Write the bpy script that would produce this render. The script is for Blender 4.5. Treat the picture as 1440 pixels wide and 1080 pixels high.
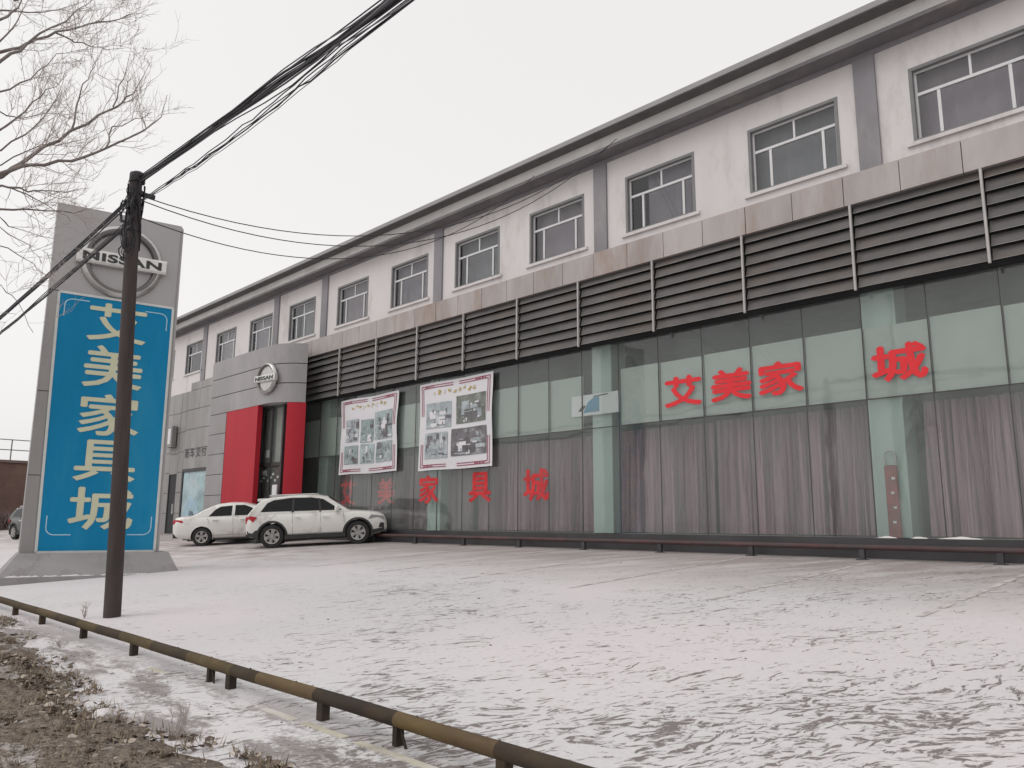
import bpy, bmesh, math, random
from mathutils import Vector, Matrix
rnd = random.Random(7)
PI = math.pi
S = bpy.context.scene
COL = S.collection
for _o in list(bpy.data.objects): bpy.data.objects.remove(_o)

# ------------------------------------------------------------------ camera
F_PX, EYE = 1110.0, Vector((0.0, 0.0, 1.6))
RX = Vector((0.69712353, 0.71692334, 0.00630139))
RD = Vector((-0.12096207, 0.12627544, -0.98459265))
RF = Vector((-0.70667317, 0.68562047, 0.17475012))
cam = bpy.data.cameras.new('camera'); co = bpy.data.objects.new('camera', cam); COL.objects.link(co)
cam.sensor_width = 36; cam.lens = 36 * F_PX / 1440; cam.clip_start = .05; cam.clip_end = 3000
co.matrix_world = Matrix(((RX.x, -RD.x, -RF.x, EYE.x), (RX.y, -RD.y, -RF.y, EYE.y), (RX.z, -RD.z, -RF.z, EYE.z), (0, 0, 0, 1)))
S.camera = co

# ------------------------------------------------------------------ sky, sun, exposure
SUN_EL, SUN_AZ = math.radians(52), math.radians(200)   # azimuth from +Y, clockwise
w = bpy.data.worlds.new('World'); S.world = w; w.use_nodes = True
wn = w.node_tree; wn.nodes.clear()
sky = wn.nodes.new('ShaderNodeTexSky'); sky.sky_type = 'NISHITA'; sky.sun_disc = False
sky.sun_elevation = SUN_EL; sky.sun_rotation = SUN_AZ; sky.dust_density = 4
hs = wn.nodes.new('ShaderNodeHueSaturation'); hs.inputs['Saturation'].default_value = .06
mx = wn.nodes.new('ShaderNodeMix'); mx.data_type = 'RGBA'; mx.inputs[0].default_value = .62
mx.inputs[7].default_value = (9.5, 9.3, 9.2, 1)
bg = wn.nodes.new('ShaderNodeBackground'); bg.inputs[1].default_value = .125
wo = wn.nodes.new('ShaderNodeOutputWorld')
wn.links.new(sky.outputs[0], hs.inputs['Color']); wn.links.new(hs.outputs[0], mx.inputs[6])
wn.links.new(mx.outputs[2], bg.inputs[0]); wn.links.new(bg.outputs[0], wo.inputs[0])
sl = bpy.data.lights.new('sun', 'SUN'); sl.energy = .5; sl.angle = math.radians(35); sl.color = (1, .97, .93)
so = bpy.data.objects.new('sun', sl); COL.objects.link(so)
sd = Vector((math.sin(SUN_AZ) * math.cos(SUN_EL), math.cos(SUN_AZ) * math.cos(SUN_EL), math.sin(SUN_EL)))
so.rotation_euler = sd.to_track_quat('Z', 'Y').to_euler(); so.location = sd * 40
S.view_settings.view_transform = 'Standard'; S.view_settings.look = 'None'
S.view_settings.exposure = 0; S.view_settings.gamma = 1

# ------------------------------------------------------------------ helpers
def ray(px):
    d = RX * ((px[0] - 720) / F_PX) + RD * ((px[1] - 540) / F_PX) + RF
    return d
def at_r(px, r):                        # point at horizontal range r seen along a photo direction
    d = ray(px); return EYE + d * (r / math.hypot(d.x, d.y))
def at_y(px, y):
    d = ray(px); return EYE + d * (y / d.y)

class MB:
    def __init__(s): s.v, s.f, s.m = [], [], []
    def quad(s, a, b, c, d, m=0):
        n = len(s.v); s.v += [tuple(a), tuple(b), tuple(c), tuple(d)]; s.f.append((n, n+1, n+2, n+3)); s.m.append(m)
    def poly(s, pts, m=0):
        n = len(s.v); s.v += [tuple(p) for p in pts]; s.f.append(tuple(range(n, n+len(pts)))); s.m.append(m)
    def box(s, x0, y0, z0, x1, y1, z1, m=0, M=None):
        p = [(x0,y0,z0),(x1,y0,z0),(x1,y1,z0),(x0,y1,z0),(x0,y0,z1),(x1,y0,z1),(x1,y1,z1),(x0,y1,z1)]
        if M is not None: p = [tuple(M @ Vector(q)) for q in p]
        n = len(s.v); s.v += p
        for f in ((0,3,2,1),(4,5,6,7),(0,1,5,4),(1,2,6,5),(2,3,7,6),(3,0,4,7)):
            s.f.append(tuple(n+i for i in f)); s.m.append(m)
    def cbox(s, x0, y0, z0, x1, y1, z1, b=.02, m=0, M=None):       # chamfered box (all vertical + top edges)
        pts = [(x0+b,y0),(x1-b,y0),(x1,y0+b),(x1,y1-b),(x1-b,y1),(x0+b,y1),(x0,y1-b),(x0,y0+b)]
        cx, cy = (x0+x1)/2, (y0+y1)/2
        rings = [[(x,y,z0) for x,y in pts], [(x,y,z1-b) for x,y in pts],
                 [(x-b*(1 if x>cx else -1), y-b*(1 if y>cy else -1), z1) for x,y in pts]]
        s.rings(rings, m, M)
    def rings(s, rings, m=0, M=None, closed=True, caps=True):
        n0 = len(s.v); k = len(rings[0])
        for r in rings:
            s.v += [tuple(M @ Vector(p)) if M is not None else tuple(p) for p in r]
        for i in range(len(rings)-1):
            for j in range(k if closed else k-1):
                a = n0+i*k+j; b = n0+i*k+(j+1) % k
                s.f.append((a, b, b+k, a+k)); s.m.append(m)
        if caps and closed:
            s.f.append(tuple(n0+j for j in reversed(range(k)))); s.m.append(m)
            s.f.append(tuple(n0+(len(rings)-1)*k+j for j in range(k))); s.m.append(m)
    def tube(s, pts, r, n=6, m=0, caps=True):
        pts = [Vector(p) for p in pts]; rings = []
        up = None
        for i, p in enumerate(pts):
            t = (pts[min(i+1, len(pts)-1)] - pts[max(i-1, 0)])
            if t.length < 1e-9: t = Vector((0, 0, 1))
            t.normalize()
            if up is None:
                up = t.orthogonal().normalized()
            else:
                up = (up - t*up.dot(t))
                up = up.normalized() if up.length > 1e-6 else t.orthogonal().normalized()
            q = t.cross(up); rr = r[i] if isinstance(r, (list, tuple)) else r
            rings.append([p + (up*math.cos(2*PI*j/n) + q*math.sin(2*PI*j/n))*rr for j in range(n)])
        s.rings(rings, m, None, True, caps)
    def extrude(s, prof, x0, x1, m=0):     # closed (y,z) profile along x
        s.rings([[(x0, y, z) for y, z in prof], [(x1, y, z) for y, z in prof]], m)
    def prism(s, plan, z0, z1, m=0):       # closed (x,y) plan along z
        s.rings([[(x, y, z0) for x, y in plan], [(x, y, z1) for x, y in plan]], m)
    def add(s, vs, fs, m=0, M=None):
        n = len(s.v); s.v += [tuple(M @ Vector(p)) if M is not None else tuple(p) for p in vs]
        for f in fs: s.f.append(tuple(n+i for i in f)); s.m.append(m)
    def build(s, name, mats, parent=None, smooth=False, bevel=0, auto=None):
        me = bpy.data.meshes.new(name); me.from_pydata(s.v, [], s.f)
        if not isinstance(mats, (list, tuple)): mats = [mats]
        for mt in mats: me.materials.append(mt)
        if len(mats) > 1: me.polygons.foreach_set('material_index', s.m)
        bm = bmesh.new(); bm.from_mesh(me)
        if smooth: bmesh.ops.remove_doubles(bm, verts=bm.verts, dist=1e-5)
        bmesh.ops.recalc_face_normals(bm, faces=bm.faces)
        if smooth:
            ang = math.radians(auto or 35)
            for f in bm.faces: f.smooth = True
            for e in bm.edges:
                if len(e.link_faces) == 2 and e.calc_face_angle(0) > ang: e.smooth = False
        bm.to_mesh(me); bm.free()
        o = bpy.data.objects.new(name, me); COL.objects.link(o)
        if parent: o.parent = parent
        if bevel:
            b = o.modifiers.new('bevel', 'BEVEL'); b.width = bevel; b.segments = 2; b.limit_method = 'ANGLE'
        return o

def tag(o, label=None, cat=None, group=None, kind=None):
    for k, v in (('label', label), ('category', cat), ('group', group), ('kind', kind)):
        if v: o[k] = v
    return o
def empty(name, loc, rz=0, label=None, cat=None, group=None):
    o = bpy.data.objects.new(name, None); COL.objects.link(o); o.location = loc; o.rotation_euler = (0, 0, rz)
    o.empty_display_size = .2
    return tag(o, label, cat, group)
def copy_tree(o, parent=None):
    c = o.copy(); COL.objects.link(c)
    if parent: c.parent = parent
    for ch in o.children: copy_tree(ch, c)
    return c

def glyphs(body, wd, ht, bold=.02, res=3, spacing=1.0):
    """outline of some lettering, centred, wd x ht, in the XY plane"""
    c = bpy.data.curves.new('lettering', 'FONT'); c.body = body; c.offset = bold; c.resolution_u = res; c.space_character = spacing
    o = bpy.data.objects.new('lettering', c); COL.objects.link(o)
    dg = bpy.context.evaluated_depsgraph_get(); dg.update()
    me = bpy.data.meshes.new_from_object(o.evaluated_get(dg))
    vs = [v.co.copy() for v in me.vertices]; fs = [tuple(p.vertices) for p in me.polygons]
    bpy.data.objects.remove(o); bpy.data.curves.remove(c); bpy.data.meshes.remove(me)
    x0, x1 = min(v.x for v in vs), max(v.x for v in vs); y0, y1 = min(v.y for v in vs), max(v.y for v in vs)
    return [Vector(((v.x-(x0+x1)/2)*wd/(x1-x0), (v.y-(y0+y1)/2)*ht/(y1-y0), 0)) for v in vs], fs
def plane_M(origin, xax, yax):             # XY lettering plane to the world
    x = Vector(xax).normalized(); y = Vector(yax).normalized(); z = x.cross(y)
    return Matrix(((x.x, y.x, z.x, origin[0]), (x.y, y.y, z.y, origin[1]), (x.z, y.z, z.z, origin[2]), (0, 0, 0, 1)))

# ------------------------------------------------------------------ materials
def mat(name, col, rough=.7, metal=0, var=.12, vscale=2.0, dirt_or_shade=None, dirt_or_shade_amt=.0, dirt_or_shade_scale=1.2, bump=0, bscale=30, spec=.5, stretch=(1, 1, 1), coat=0):
    m = bpy.data.materials.new(name); m.use_nodes = True
    nt = m.node_tree; N = nt.nodes; L = nt.links; b = N['Principled BSDF']
    b.inputs['Roughness'].default_value = rough; b.inputs['Metallic'].default_value = metal
    b.inputs['Specular IOR Level'].default_value = spec; b.inputs['Coat Weight'].default_value = coat
    tc = N.new('ShaderNodeTexCoord'); mp = N.new('ShaderNodeMapping'); mp.inputs['Scale'].default_value = stretch
    L.new(tc.outputs['Object'], mp.inputs[0])
    n = N.new('ShaderNodeTexNoise'); n.inputs['Scale'].default_value = vscale; n.inputs['Detail'].default_value = 6; n.inputs['Roughness'].default_value = .65
    L.new(mp.outputs[0], n.inputs['Vector'])
    r = N.new('ShaderNodeValToRGB'); r.color_ramp.elements[0].position = .3; r.color_ramp.elements[1].position = .7
    r.color_ramp.elements[0].color = tuple(max(0, c*(1-var)) for c in col)+(1,); r.color_ramp.elements[1].color = tuple(min(1, c*(1+var)) for c in col)+(1,)
    L.new(n.outputs[0], r.inputs[0]); out = r.outputs[0]
    if dirt_or_shade:
        n2 = N.new('ShaderNodeTexNoise'); n2.inputs['Scale'].default_value = dirt_or_shade_scale; n2.inputs['Detail'].default_value = 8; n2.inputs['Roughness'].default_value = .7
        mp2 = N.new('ShaderNodeMapping'); mp2.inputs['Scale'].default_value = stretch; mp2.inputs['Location'].default_value = (3.1, 7.7, 1.3)
        L.new(tc.outputs['Object'], mp2.inputs[0]); L.new(mp2.outputs[0], n2.inputs['Vector'])
        r2 = N.new('ShaderNodeValToRGB'); r2.color_ramp.elements[0].position = .62-.3*dirt_or_shade_amt; r2.color_ramp.elements[1].position = .8-.2*dirt_or_shade_amt
        L.new(n2.outputs[0], r2.inputs[0])
        mixn = N.new('ShaderNodeMix'); mixn.data_type = 'RGBA'; L.new(r2.outputs[0], mixn.inputs[0]); L.new(out, mixn.inputs[6]); mixn.inputs[7].default_value = tuple(dirt_or_shade)+(1,)
        out = mixn.outputs[2]
    L.new(out, b.inputs['Base Color'])
    if bump:
        n3 = N.new('ShaderNodeTexNoise'); n3.inputs['Scale'].default_value = bscale; n3.inputs['Detail'].default_value = 5; L.new(tc.outputs['Object'], n3.inputs['Vector'])
        bp = N.new('ShaderNodeBump'); bp.inputs['Strength'].default_value = bump; bp.inputs['Distance'].default_value = .02
        L.new(n3.outputs[0], bp.inputs['Height']); L.new(bp.outputs[0], b.inputs['Normal'])
    return m
def glass_mat(name, tint, refl=1.0, rough=.03, ior=1.5, dust_haze=0):
    m = bpy.data.materials.new(name); m.use_nodes = True; N = m.node_tree.nodes; L = m.node_tree.links; N.clear()
    o = N.new('ShaderNodeOutputMaterial'); t = N.new('ShaderNodeBsdfTransparent'); t.inputs[0].default_value = tuple(tint)+(1,)
    g = N.new('ShaderNodeBsdfGlossy'); g.inputs['Roughness'].default_value = rough; g.inputs['Color'].default_value = (refl, refl, refl, 1)
    fr = N.new('ShaderNodeFresnel'); ge = N.new('ShaderNodeNewGeometry')      # a pane's back face mirrors like its front face
    mr = N.new('ShaderNodeMapRange'); mr.inputs[3].default_value = ior; mr.inputs[4].default_value = 1/ior
    L.new(ge.outputs['Backfacing'], mr.inputs[0]); L.new(mr.outputs[0], fr.inputs[0])
    tc = N.new('ShaderNodeTexCoord'); nz = N.new('ShaderNodeTexNoise'); nz.inputs['Scale'].default_value = .9; nz.inputs['Detail'].default_value = 2
    bp = N.new('ShaderNodeBump'); bp.inputs['Strength'].default_value = .12; bp.inputs['Distance'].default_value = .05
    L.new(tc.outputs['Object'], nz.inputs['Vector']); L.new(nz.outputs[0], bp.inputs['Height']); L.new(bp.outputs[0], g.inputs['Normal'])
    mxs = N.new('ShaderNodeMixShader'); L.new(fr.outputs[0], mxs.inputs[0]); L.new(t.outputs[0], mxs.inputs[1]); L.new(g.outputs[0], mxs.inputs[2]); fin = mxs.outputs[0]
    if dust_haze:
        df = N.new('ShaderNodeBsdfDiffuse'); df.inputs[0].default_value = (.58, .64, .61, 1); n2 = N.new('ShaderNodeTexNoise'); n2.inputs['Scale'].default_value = .5; n2.inputs['Detail'].default_value = 6  # pale dust film, also standing in for hazy reflections on the panes
        mp = N.new('ShaderNodeMapping'); mp.inputs['Scale'].default_value = (1.6, 1, .5); L.new(tc.outputs['Object'], mp.inputs[0]); L.new(mp.outputs[0], n2.inputs['Vector'])
        m2 = N.new('ShaderNodeMapRange'); m2.inputs[1].default_value = .25; m2.inputs[2].default_value = .75; m2.inputs[3].default_value = dust_haze*.35; m2.inputs[4].default_value = dust_haze*1.5; L.new(n2.outputs[0], m2.inputs[0])
        md = N.new('ShaderNodeMixShader'); L.new(m2.outputs[0], md.inputs[0]); L.new(fin, md.inputs[1]); L.new(df.outputs[0], md.inputs[2]); fin = md.outputs[0]
    L.new(fin, o.inputs[0])
    return m

M = {}
M['white_wall'] = mat('white_wall', (.62, .59, .585), .85, var=.07, vscale=.5, dirt_or_shade=(.43, .40, .385), dirt_or_shade_amt=.25, dirt_or_shade_scale=.9, bump=.12, bscale=25, stretch=(1, 1, .35))
M['grey_paint'] = mat('grey_paint', (.235, .225, .24), .8, var=.15, vscale=.7, dirt_or_shade=(.30, .29, .28), dirt_or_shade_amt=.4, dirt_or_shade_scale=1.5, stretch=(1, 1, .4))
M['cornice'] = mat('cornice', (.66, .65, .63), .8, var=.12, vscale=.8, dirt_or_shade=(.48, .45, .42), dirt_or_shade_amt=.3, dirt_or_shade_scale=1.3, stretch=(.5, 1, 1))  # colour brightened so the strip reads as lit between shaded bands
M['soffit'] = mat('soffit', (.15, .14, .145), .8, var=.2, vscale=1.2, dirt_or_shade=(.22, .2, .19), dirt_or_shade_amt=.4)  # dark grey paint, deepened with the shade of the overhang
M['cap_under_shade'] = mat('cap_under_shade', (.13, .125, .125), .8, var=.2)  # shade below the cap painted in, darker than the cap itself
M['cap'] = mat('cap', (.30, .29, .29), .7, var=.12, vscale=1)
M['fascia'] = mat('fascia', (.37, .335, .325), .5, .1, var=.32, vscale=.45, dirt_or_shade=(.27, .19, .15), dirt_or_shade_amt=.42, dirt_or_shade_scale=.8, stretch=(1, 1, .25))
M['seam'] = mat('seam', (.07, .065, .065), .8)
M['slat'] = mat('slat', (.090, .084, .082), .6, var=.4, vscale=1.2, dirt_or_shade=(.12, .085, .065), dirt_or_shade_amt=.4, dirt_or_shade_scale=.9, stretch=(.6, 1, 1))
M['lit_slat_edge'] = mat('lit_slat_edge', (.27, .255, .245), .5, .2, var=.5, vscale=3)  # paler than the slats: light caught on their lips, painted in
M['post_white'] = mat('post_white', (.42, .40, .39), .5, .1, var=.1)
M['dark'] = mat('dark', (.035, .035, .036), .8)
M['frame_white'] = mat('frame_white', (.62, .62, .62), .45, var=.06)
M['reveal'] = mat('reveal', (.20, .20, .20), .8, var=.15)
M['interior'] = mat('interior', (.20, .20, .195), .9, var=.2, vscale=.4)
M['int_floor'] = mat('int_floor', (.35, .33, .32), .5, var=.2, vscale=.5)
M['ceiling'] = mat('ceiling', (.25, .25, .24), .9)
M['board'] = mat('board', (.40, .435, .41), .6, var=.10, vscale=.35, dirt_or_shade=(.36, .375, .365), dirt_or_shade_amt=.3, dirt_or_shade_scale=.5)
M['column'] = mat('column', (.40, .48, .455), .6, var=.06, vscale=.6)
M['curtain'] = mat('curtain', (.43, .285, .33), .95, var=.35, vscale=2.5, stretch=(2.5, 1, .08), dirt_or_shade=(.11, .07, .085), dirt_or_shade_amt=.45, dirt_or_shade_scale=5)  # dark stripes: shade of fine pleats painted into the cloth colour
M['glass'] = glass_mat('shopfront_glass', (.90, .92, .91), 1.0, .03, 1.42, .065)
M['win_glass'] = glass_mat('window_glass', (.80, .80, .815), .9, .02, 1.45)
M['room'] = mat('room', (.33, .32, .32), .9, var=.25, vscale=.6)
M['plinth'] = mat('plinth', (.045, .042, .044), .5, var=.3, vscale=2, stretch=(.4, 1, 1))
M['tile'] = mat('tile', (.29, .28, .275), .5, .1, var=.26, vscale=.6, dirt_or_shade=(.24, .22, .20), dirt_or_shade_amt=.35, dirt_or_shade_scale=1.1, stretch=(1, 1, .3))
M['portal'] = mat('portal', (.30, .285, .287), .5, .1, var=.16, vscale=.5, dirt_or_shade=(.24, .23, .22), dirt_or_shade_amt=.4, dirt_or_shade_scale=.7, stretch=(1, 1, .5))
M['red_panel'] = mat('red_panel', (.42, .022, .036), .5, var=.12, vscale=.6, stretch=(1, 1, .3), spec=.2)
M['red_letter'] = mat('red_letter', (.70, .05, .058), .8, var=.08, spec=.1)
M['bar_silver'] = mat('bar_silver', (.66, .65, .63), .35, .3, var=.12, vscale=2)
M['faded_letter'] = mat('faded_letter', (.58, .05, .055), .8, var=.3, vscale=2.5, dirt_or_shade=(.36, .08, .085), dirt_or_shade_amt=.4, dirt_or_shade_scale=2, spec=.1)
M['chrome'] = mat('chrome', (.50, .49, .48), .35, .8, var=.15, vscale=3)
M['chrome_shade'] = mat('chrome_shade', (.15, .14, .14), .4, .7, var=.2, vscale=3)  # darker chrome: shading painted onto the ring's inner faces
M['letter_black'] = mat('letter_black', (.03, .03, .032), .5)
M['sign_grey'] = mat('sign_grey', (.40, .385, .385), .45, .2, var=.07, vscale=.5, dirt_or_shade=(.32, .31, .31), dirt_or_shade_amt=.25, dirt_or_shade_scale=.8, stretch=(1, 1, .3))
M['sign_trim'] = mat('sign_trim', (.30, .285, .28), .5, .1, var=.12, vscale=1, stretch=(1, 1, .3))
M['sign_edge'] = mat('sign_edge', (.58, .60, .58), .4, .1, var=.1, vscale=3)
M['sign_blue'] = mat('sign_blue', (.008, .215, .42), .7, var=.12, vscale=.6, spec=.15, dirt_or_shade=(.03, .26, .44), dirt_or_shade_amt=.35, dirt_or_shade_scale=.7, stretch=(1, 1, .25), bump=.05, bscale=1.5)
M['sign_text'] = mat('sign_text', (.60, .60, .43), .6, var=.06)
M['sign_line'] = mat('sign_line', (.42, .62, .72), .6)
M['concrete'] = mat('concrete', (.30, .285, .285), .85, var=.12, vscale=1.5, dirt_or_shade=(.22, .2, .2), dirt_or_shade_amt=.35, dirt_or_shade_scale=2, bump=.2, bscale=40)
M['snow_lump'] = mat('snow_lump', (.62, .59, .59), .8, var=.06, bump=.3, bscale=30)
M['pole'] = mat('pole', (.058, .045, .044), .85, var=.3, vscale=3, stretch=(4, 4, .35), bump=.25, bscale=20)
M['cable'] = mat('cable', (.022, .021, .026), .6)
M['cable_grey'] = mat('cable_grey', (.16, .155, .17), .5)
M['bark'] = mat('bark', (.20, .17, .158), .9, var=.25, vscale=4, bump=.4, bscale=25)
M['twig'] = mat('twig', (.42, .37, .35), .9, var=.25, vscale=3)
M['car_white'] = mat('car_white', (.72, .71, .68), .25, var=.03, vscale=1, dirt_or_shade=(.46, .41, .36), dirt_or_shade_amt=.3, dirt_or_shade_scale=1.6, coat=.6)
M['car_dark'] = mat('car_dark', (.035, .033, .035), .3, var=.1, coat=.5)
M['car_glass'] = mat('car_glass', (.010, .011, .012), .08, spec=.22)
M['cladding'] = mat('cladding', (.030, .029, .029), .65, var=.25, dirt_or_shade=(.10, .085, .075), dirt_or_shade_amt=.25, dirt_or_shade_scale=4)
M['rubber'] = mat('rubber', (.022, .021, .021), .8, var=.3, vscale=8)
M['alloy'] = mat('alloy', (.45, .44, .43), .35, .7, var=.15, vscale=6)
M['tail_red'] = mat('tail_red', (.45, .02, .035), .2, coat=.5)
M['head_clear'] = mat('head_clear', (.42, .43, .44), .1, .4, coat=.6)
M['brick'] = mat('brick', (.125, .075, .062), .9, var=.2, vscale=.8, dirt_or_shade=(.17, .11, .09), dirt_or_shade_amt=.4, dirt_or_shade_scale=.5)
M['paper'] = mat('paper', (.66, .65, .67), .55, var=.05, vscale=.8)
M['border_red'] = mat('border_red', (.30, .05, .10), .7)
M['gold'] = mat('gold', (.48, .36, .14), .6, var=.2)

def noise(N, L, vec, scale, detail=4, rough=.6, dist=0):
    n = N.new('ShaderNodeTexNoise'); n.inputs['Scale'].default_value = scale; n.inputs['Detail'].default_value = detail
    n.inputs['Roughness'].default_value = rough; n.inputs['Distortion'].default_value = dist
    L.new(vec, n.inputs['Vector']); return n.outputs[0]
def ramp(N, L, v, a, b, ca=(0, 0, 0, 1), cb=(1, 1, 1, 1)):
    r = N.new('ShaderNodeValToRGB'); r.color_ramp.elements[0].position = a; r.color_ramp.elements[1].position = b
    r.color_ramp.elements[0].color = ca; r.color_ramp.elements[1].color = cb; L.new(v, r.inputs[0]); return r.outputs[0]
def mth(N, L, op, a, b=None, clamp=False):
    n = N.new('ShaderNodeMath'); n.operation = op; n.use_clamp = clamp
    for i, x in enumerate((a, b)):
        if x is None: continue
        if isinstance(x, (int, float)): n.inputs[i].default_value = x
        else: L.new(x, n.inputs[i])
    return n.outputs[0]
def mixc(N, L, f, a, b):
    n = N.new('ShaderNodeMix'); n.data_type = 'RGBA'
    for i, x in ((0, f), (6, a), (7, b)):
        if isinstance(x, tuple): n.inputs[i].default_value = x
        elif isinstance(x, (int, float)): n.inputs[i].default_value = x
        else: L.new(x, n.inputs[i])
    return n.outputs[2]

def snow_ground():
    m = bpy.data.materials.new('trodden_snow'); m.use_nodes = True
    nt = m.node_tree; N = nt.nodes; L = nt.links; b = N['Principled BSDF']; b.inputs['Roughness'].default_value = .8
    b.inputs['Specular IOR Level'].default_value = .25
    tc = N.new('ShaderNodeTexCoord'); P = tc.outputs['Object']
    sx = N.new('ShaderNodeSeparateXYZ'); L.new(P, sx.inputs[0]); X, Y = sx.outputs[0], sx.outputs[1]
    # streaks drawn out along the wind, wandering
    warp = N.new('ShaderNodeTexNoise'); warp.inputs['Scale'].default_value = .8; warp.inputs['Detail'].default_value = 4; L.new(P, warp.inputs['Vector'])
    wv = N.new('ShaderNodeVectorMath'); wv.operation = 'MULTIPLY_ADD'; wv.inputs[1].default_value = (.75, .75, 0); L.new(warp.outputs[1], wv.inputs[0]); L.new(P, wv.inputs[2])
    def st(ang, sa, sb, loc):
        mp = N.new('ShaderNodeMapping'); mp.vector_type = 'TEXTURE'; mp.inputs['Rotation'].default_value = (0, 0, math.radians(ang))
        mp.inputs['Scale'].default_value = (sa, sb, 1); mp.inputs['Location'].default_value = loc; L.new(wv.outputs[0], mp.inputs[0]); return mp.outputs[0]
    s1 = noise(N, L, st(66, .40, .085, (0, 0, 0)), 1.0, 4, .6)
    s2 = noise(N, L, st(86, .30, .075, (5, 3, 0)), 1.1, 4, .6)
    s3 = noise(N, L, st(35, .17, .07, (9, 1, 0)), 1.1, 4, .6)
    big = noise(N, L, P, .22, 3, .5); mid = noise(N, L, P, 1.1, 4, .6)
    # how bare it is: worn near the right foreground, clean by the pole, thin film by the shopfront
    gx = N.new('ShaderNodeMapRange'); gx.inputs[1].default_value = -9; gx.inputs[2].default_value = -1.5; L.new(X, gx.inputs[0])
    gy = N.new('ShaderNodeMapRange'); gy.inputs[1].default_value = 11; gy.inputs[2].default_value = 5.5; L.new(Y, gy.inputs[0])
    fg = mth(N, L, 'MULTIPLY', gx.outputs[0], gy.outputs[0])
    dens = mth(N, L, 'ADD', mth(N, L, 'MULTIPLY', fg, .07), mth(N, L, 'MULTIPLY', mth(N, L, 'SUBTRACT', big, .5), .20))
    dens = mth(N, L, 'ADD', dens, mth(N, L, 'MULTIPLY', mth(N, L, 'SUBTRACT', mid, .5), .22))
    bare = None
    s4 = noise(N, L, st(78, .16, .045, (3, 6, 0)), 1.0, 3, .55); s5 = noise(N, L, st(52, .22, .05, (7, 2, 0)), 1.0, 3, .55)
    for s, t in ((s1, .655), (s2, .665), (s3, .66), (s4, .675), (s5, .675)):
        k = mth(N, L, 'MULTIPLY', mth(N, L, 'SUBTRACT', mth(N, L, 'ADD', s, dens), t), 22, True)
        bare = k if bare is None else mth(N, L, 'MAXIMUM', bare, k)
    fine = noise(N, L, P, 22, 4, .7)
    bare = mth(N, L, 'MULTIPLY', bare, ramp(N, L, fine, .32, .46))
    zx = N.new('ShaderNodeMapRange'); zx.inputs[1].default_value = -15; zx.inputs[2].default_value = -10.5; L.new(X, zx.inputs[0]); bare = mth(N, L, 'MULTIPLY', bare, mth(N, L, 'ADD', mth(N, L, 'MULTIPLY', zx.outputs[0], .55), .45))
    # worn film near the building
    fy = N.new('ShaderNodeMapRange'); fy.inputs[1].default_value = 9.6; fy.inputs[2].default_value = 14.2; L.new(Y, fy.inputs[0])
    film = mth(N, L, 'MULTIPLY', fy.outputs[0], ramp(N, L, noise(N, L, st(60, 2.2, .5, (2, 8, 0)), 1, 5, .6), .15, .55))
    lx = N.new('ShaderNodeMapRange'); lx.inputs[1].default_value = -15; lx.inputs[2].default_value = -22; L.new(X, lx.inputs[0])
    ly = N.new('ShaderNodeMapRange'); ly.inputs[1].default_value = 7.0; ly.inputs[2].default_value = 11; L.new(Y, ly.inputs[0])
    film = mth(N, L, 'MAXIMUM', film, mth(N, L, 'MULTIPLY', mth(N, L, 'MULTIPLY', lx.outputs[0], ly.outputs[0]), ramp(N, L, mid, .3, .6)))
    pinky = mixc(N, L, ramp(N, L, big, .35, .65), (.67, .625, .635, 1), (.61, .60, .605, 1))
    pinky = mixc(N, L, mth(N, L, 'MULTIPLY', ramp(N, L, fine, .45, .7), .22), pinky, (.44, .40, .395, 1))
    ground = mixc(N, L, fine, (.12, .098, .095, 1), (.21, .18, .17, 1))
    c = mixc(N, L, mth(N, L, 'MULTIPLY', film, .8), pinky, (.27, .225, .21, 1))
    c = mixc(N, L, mth(N, L, 'MULTIPLY', bare, .92), c, ground)
    # bare strip at the foot of the building
    fs = N.new('ShaderNodeMapRange'); fs.inputs[1].default_value = 14.9; fs.inputs[2].default_value = 15.7; L.new(Y, fs.inputs[0])
    c = mixc(N, L, mth(N, L, 'MULTIPLY', fs.outputs[0], .6), c, (.17, .15, .14, 1))
    # patchy trodden strip under and in front of the barrier pipe
    va = N.new('ShaderNodeMapRange'); va.inputs[1].default_value = 3.35; va.inputs[2].default_value = 2.95; L.new(Y, va.inputs[0])
    strip = ramp(N, L, mth(N, L, 'ADD', noise(N, L, st(0, 1.3, .35, (1, 4, 0)), 1, 6, .65), mth(N, L, 'MULTIPLY', mth(N, L, 'SUBTRACT', fine, .5), .35)), .46, .56)
    c = mixc(N, L, mth(N, L, 'MULTIPLY', mth(N, L, 'MULTIPLY', va.outputs[0], strip), .8), c, (.19, .165, .155, 1))
    L.new(c, b.inputs['Base Color'])
    bp = N.new('ShaderNodeBump'); bp.inputs['Strength'].default_value = .5; bp.inputs['Distance'].default_value = .02
    hgt = mth(N, L, 'SUBTRACT', mth(N, L, 'MULTIPLY', fine, .4), mth(N, L, 'MULTIPLY', bare, .8)); L.new(hgt, bp.inputs['Height']); L.new(bp.outputs[0], b.inputs['Normal'])
    return m
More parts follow.
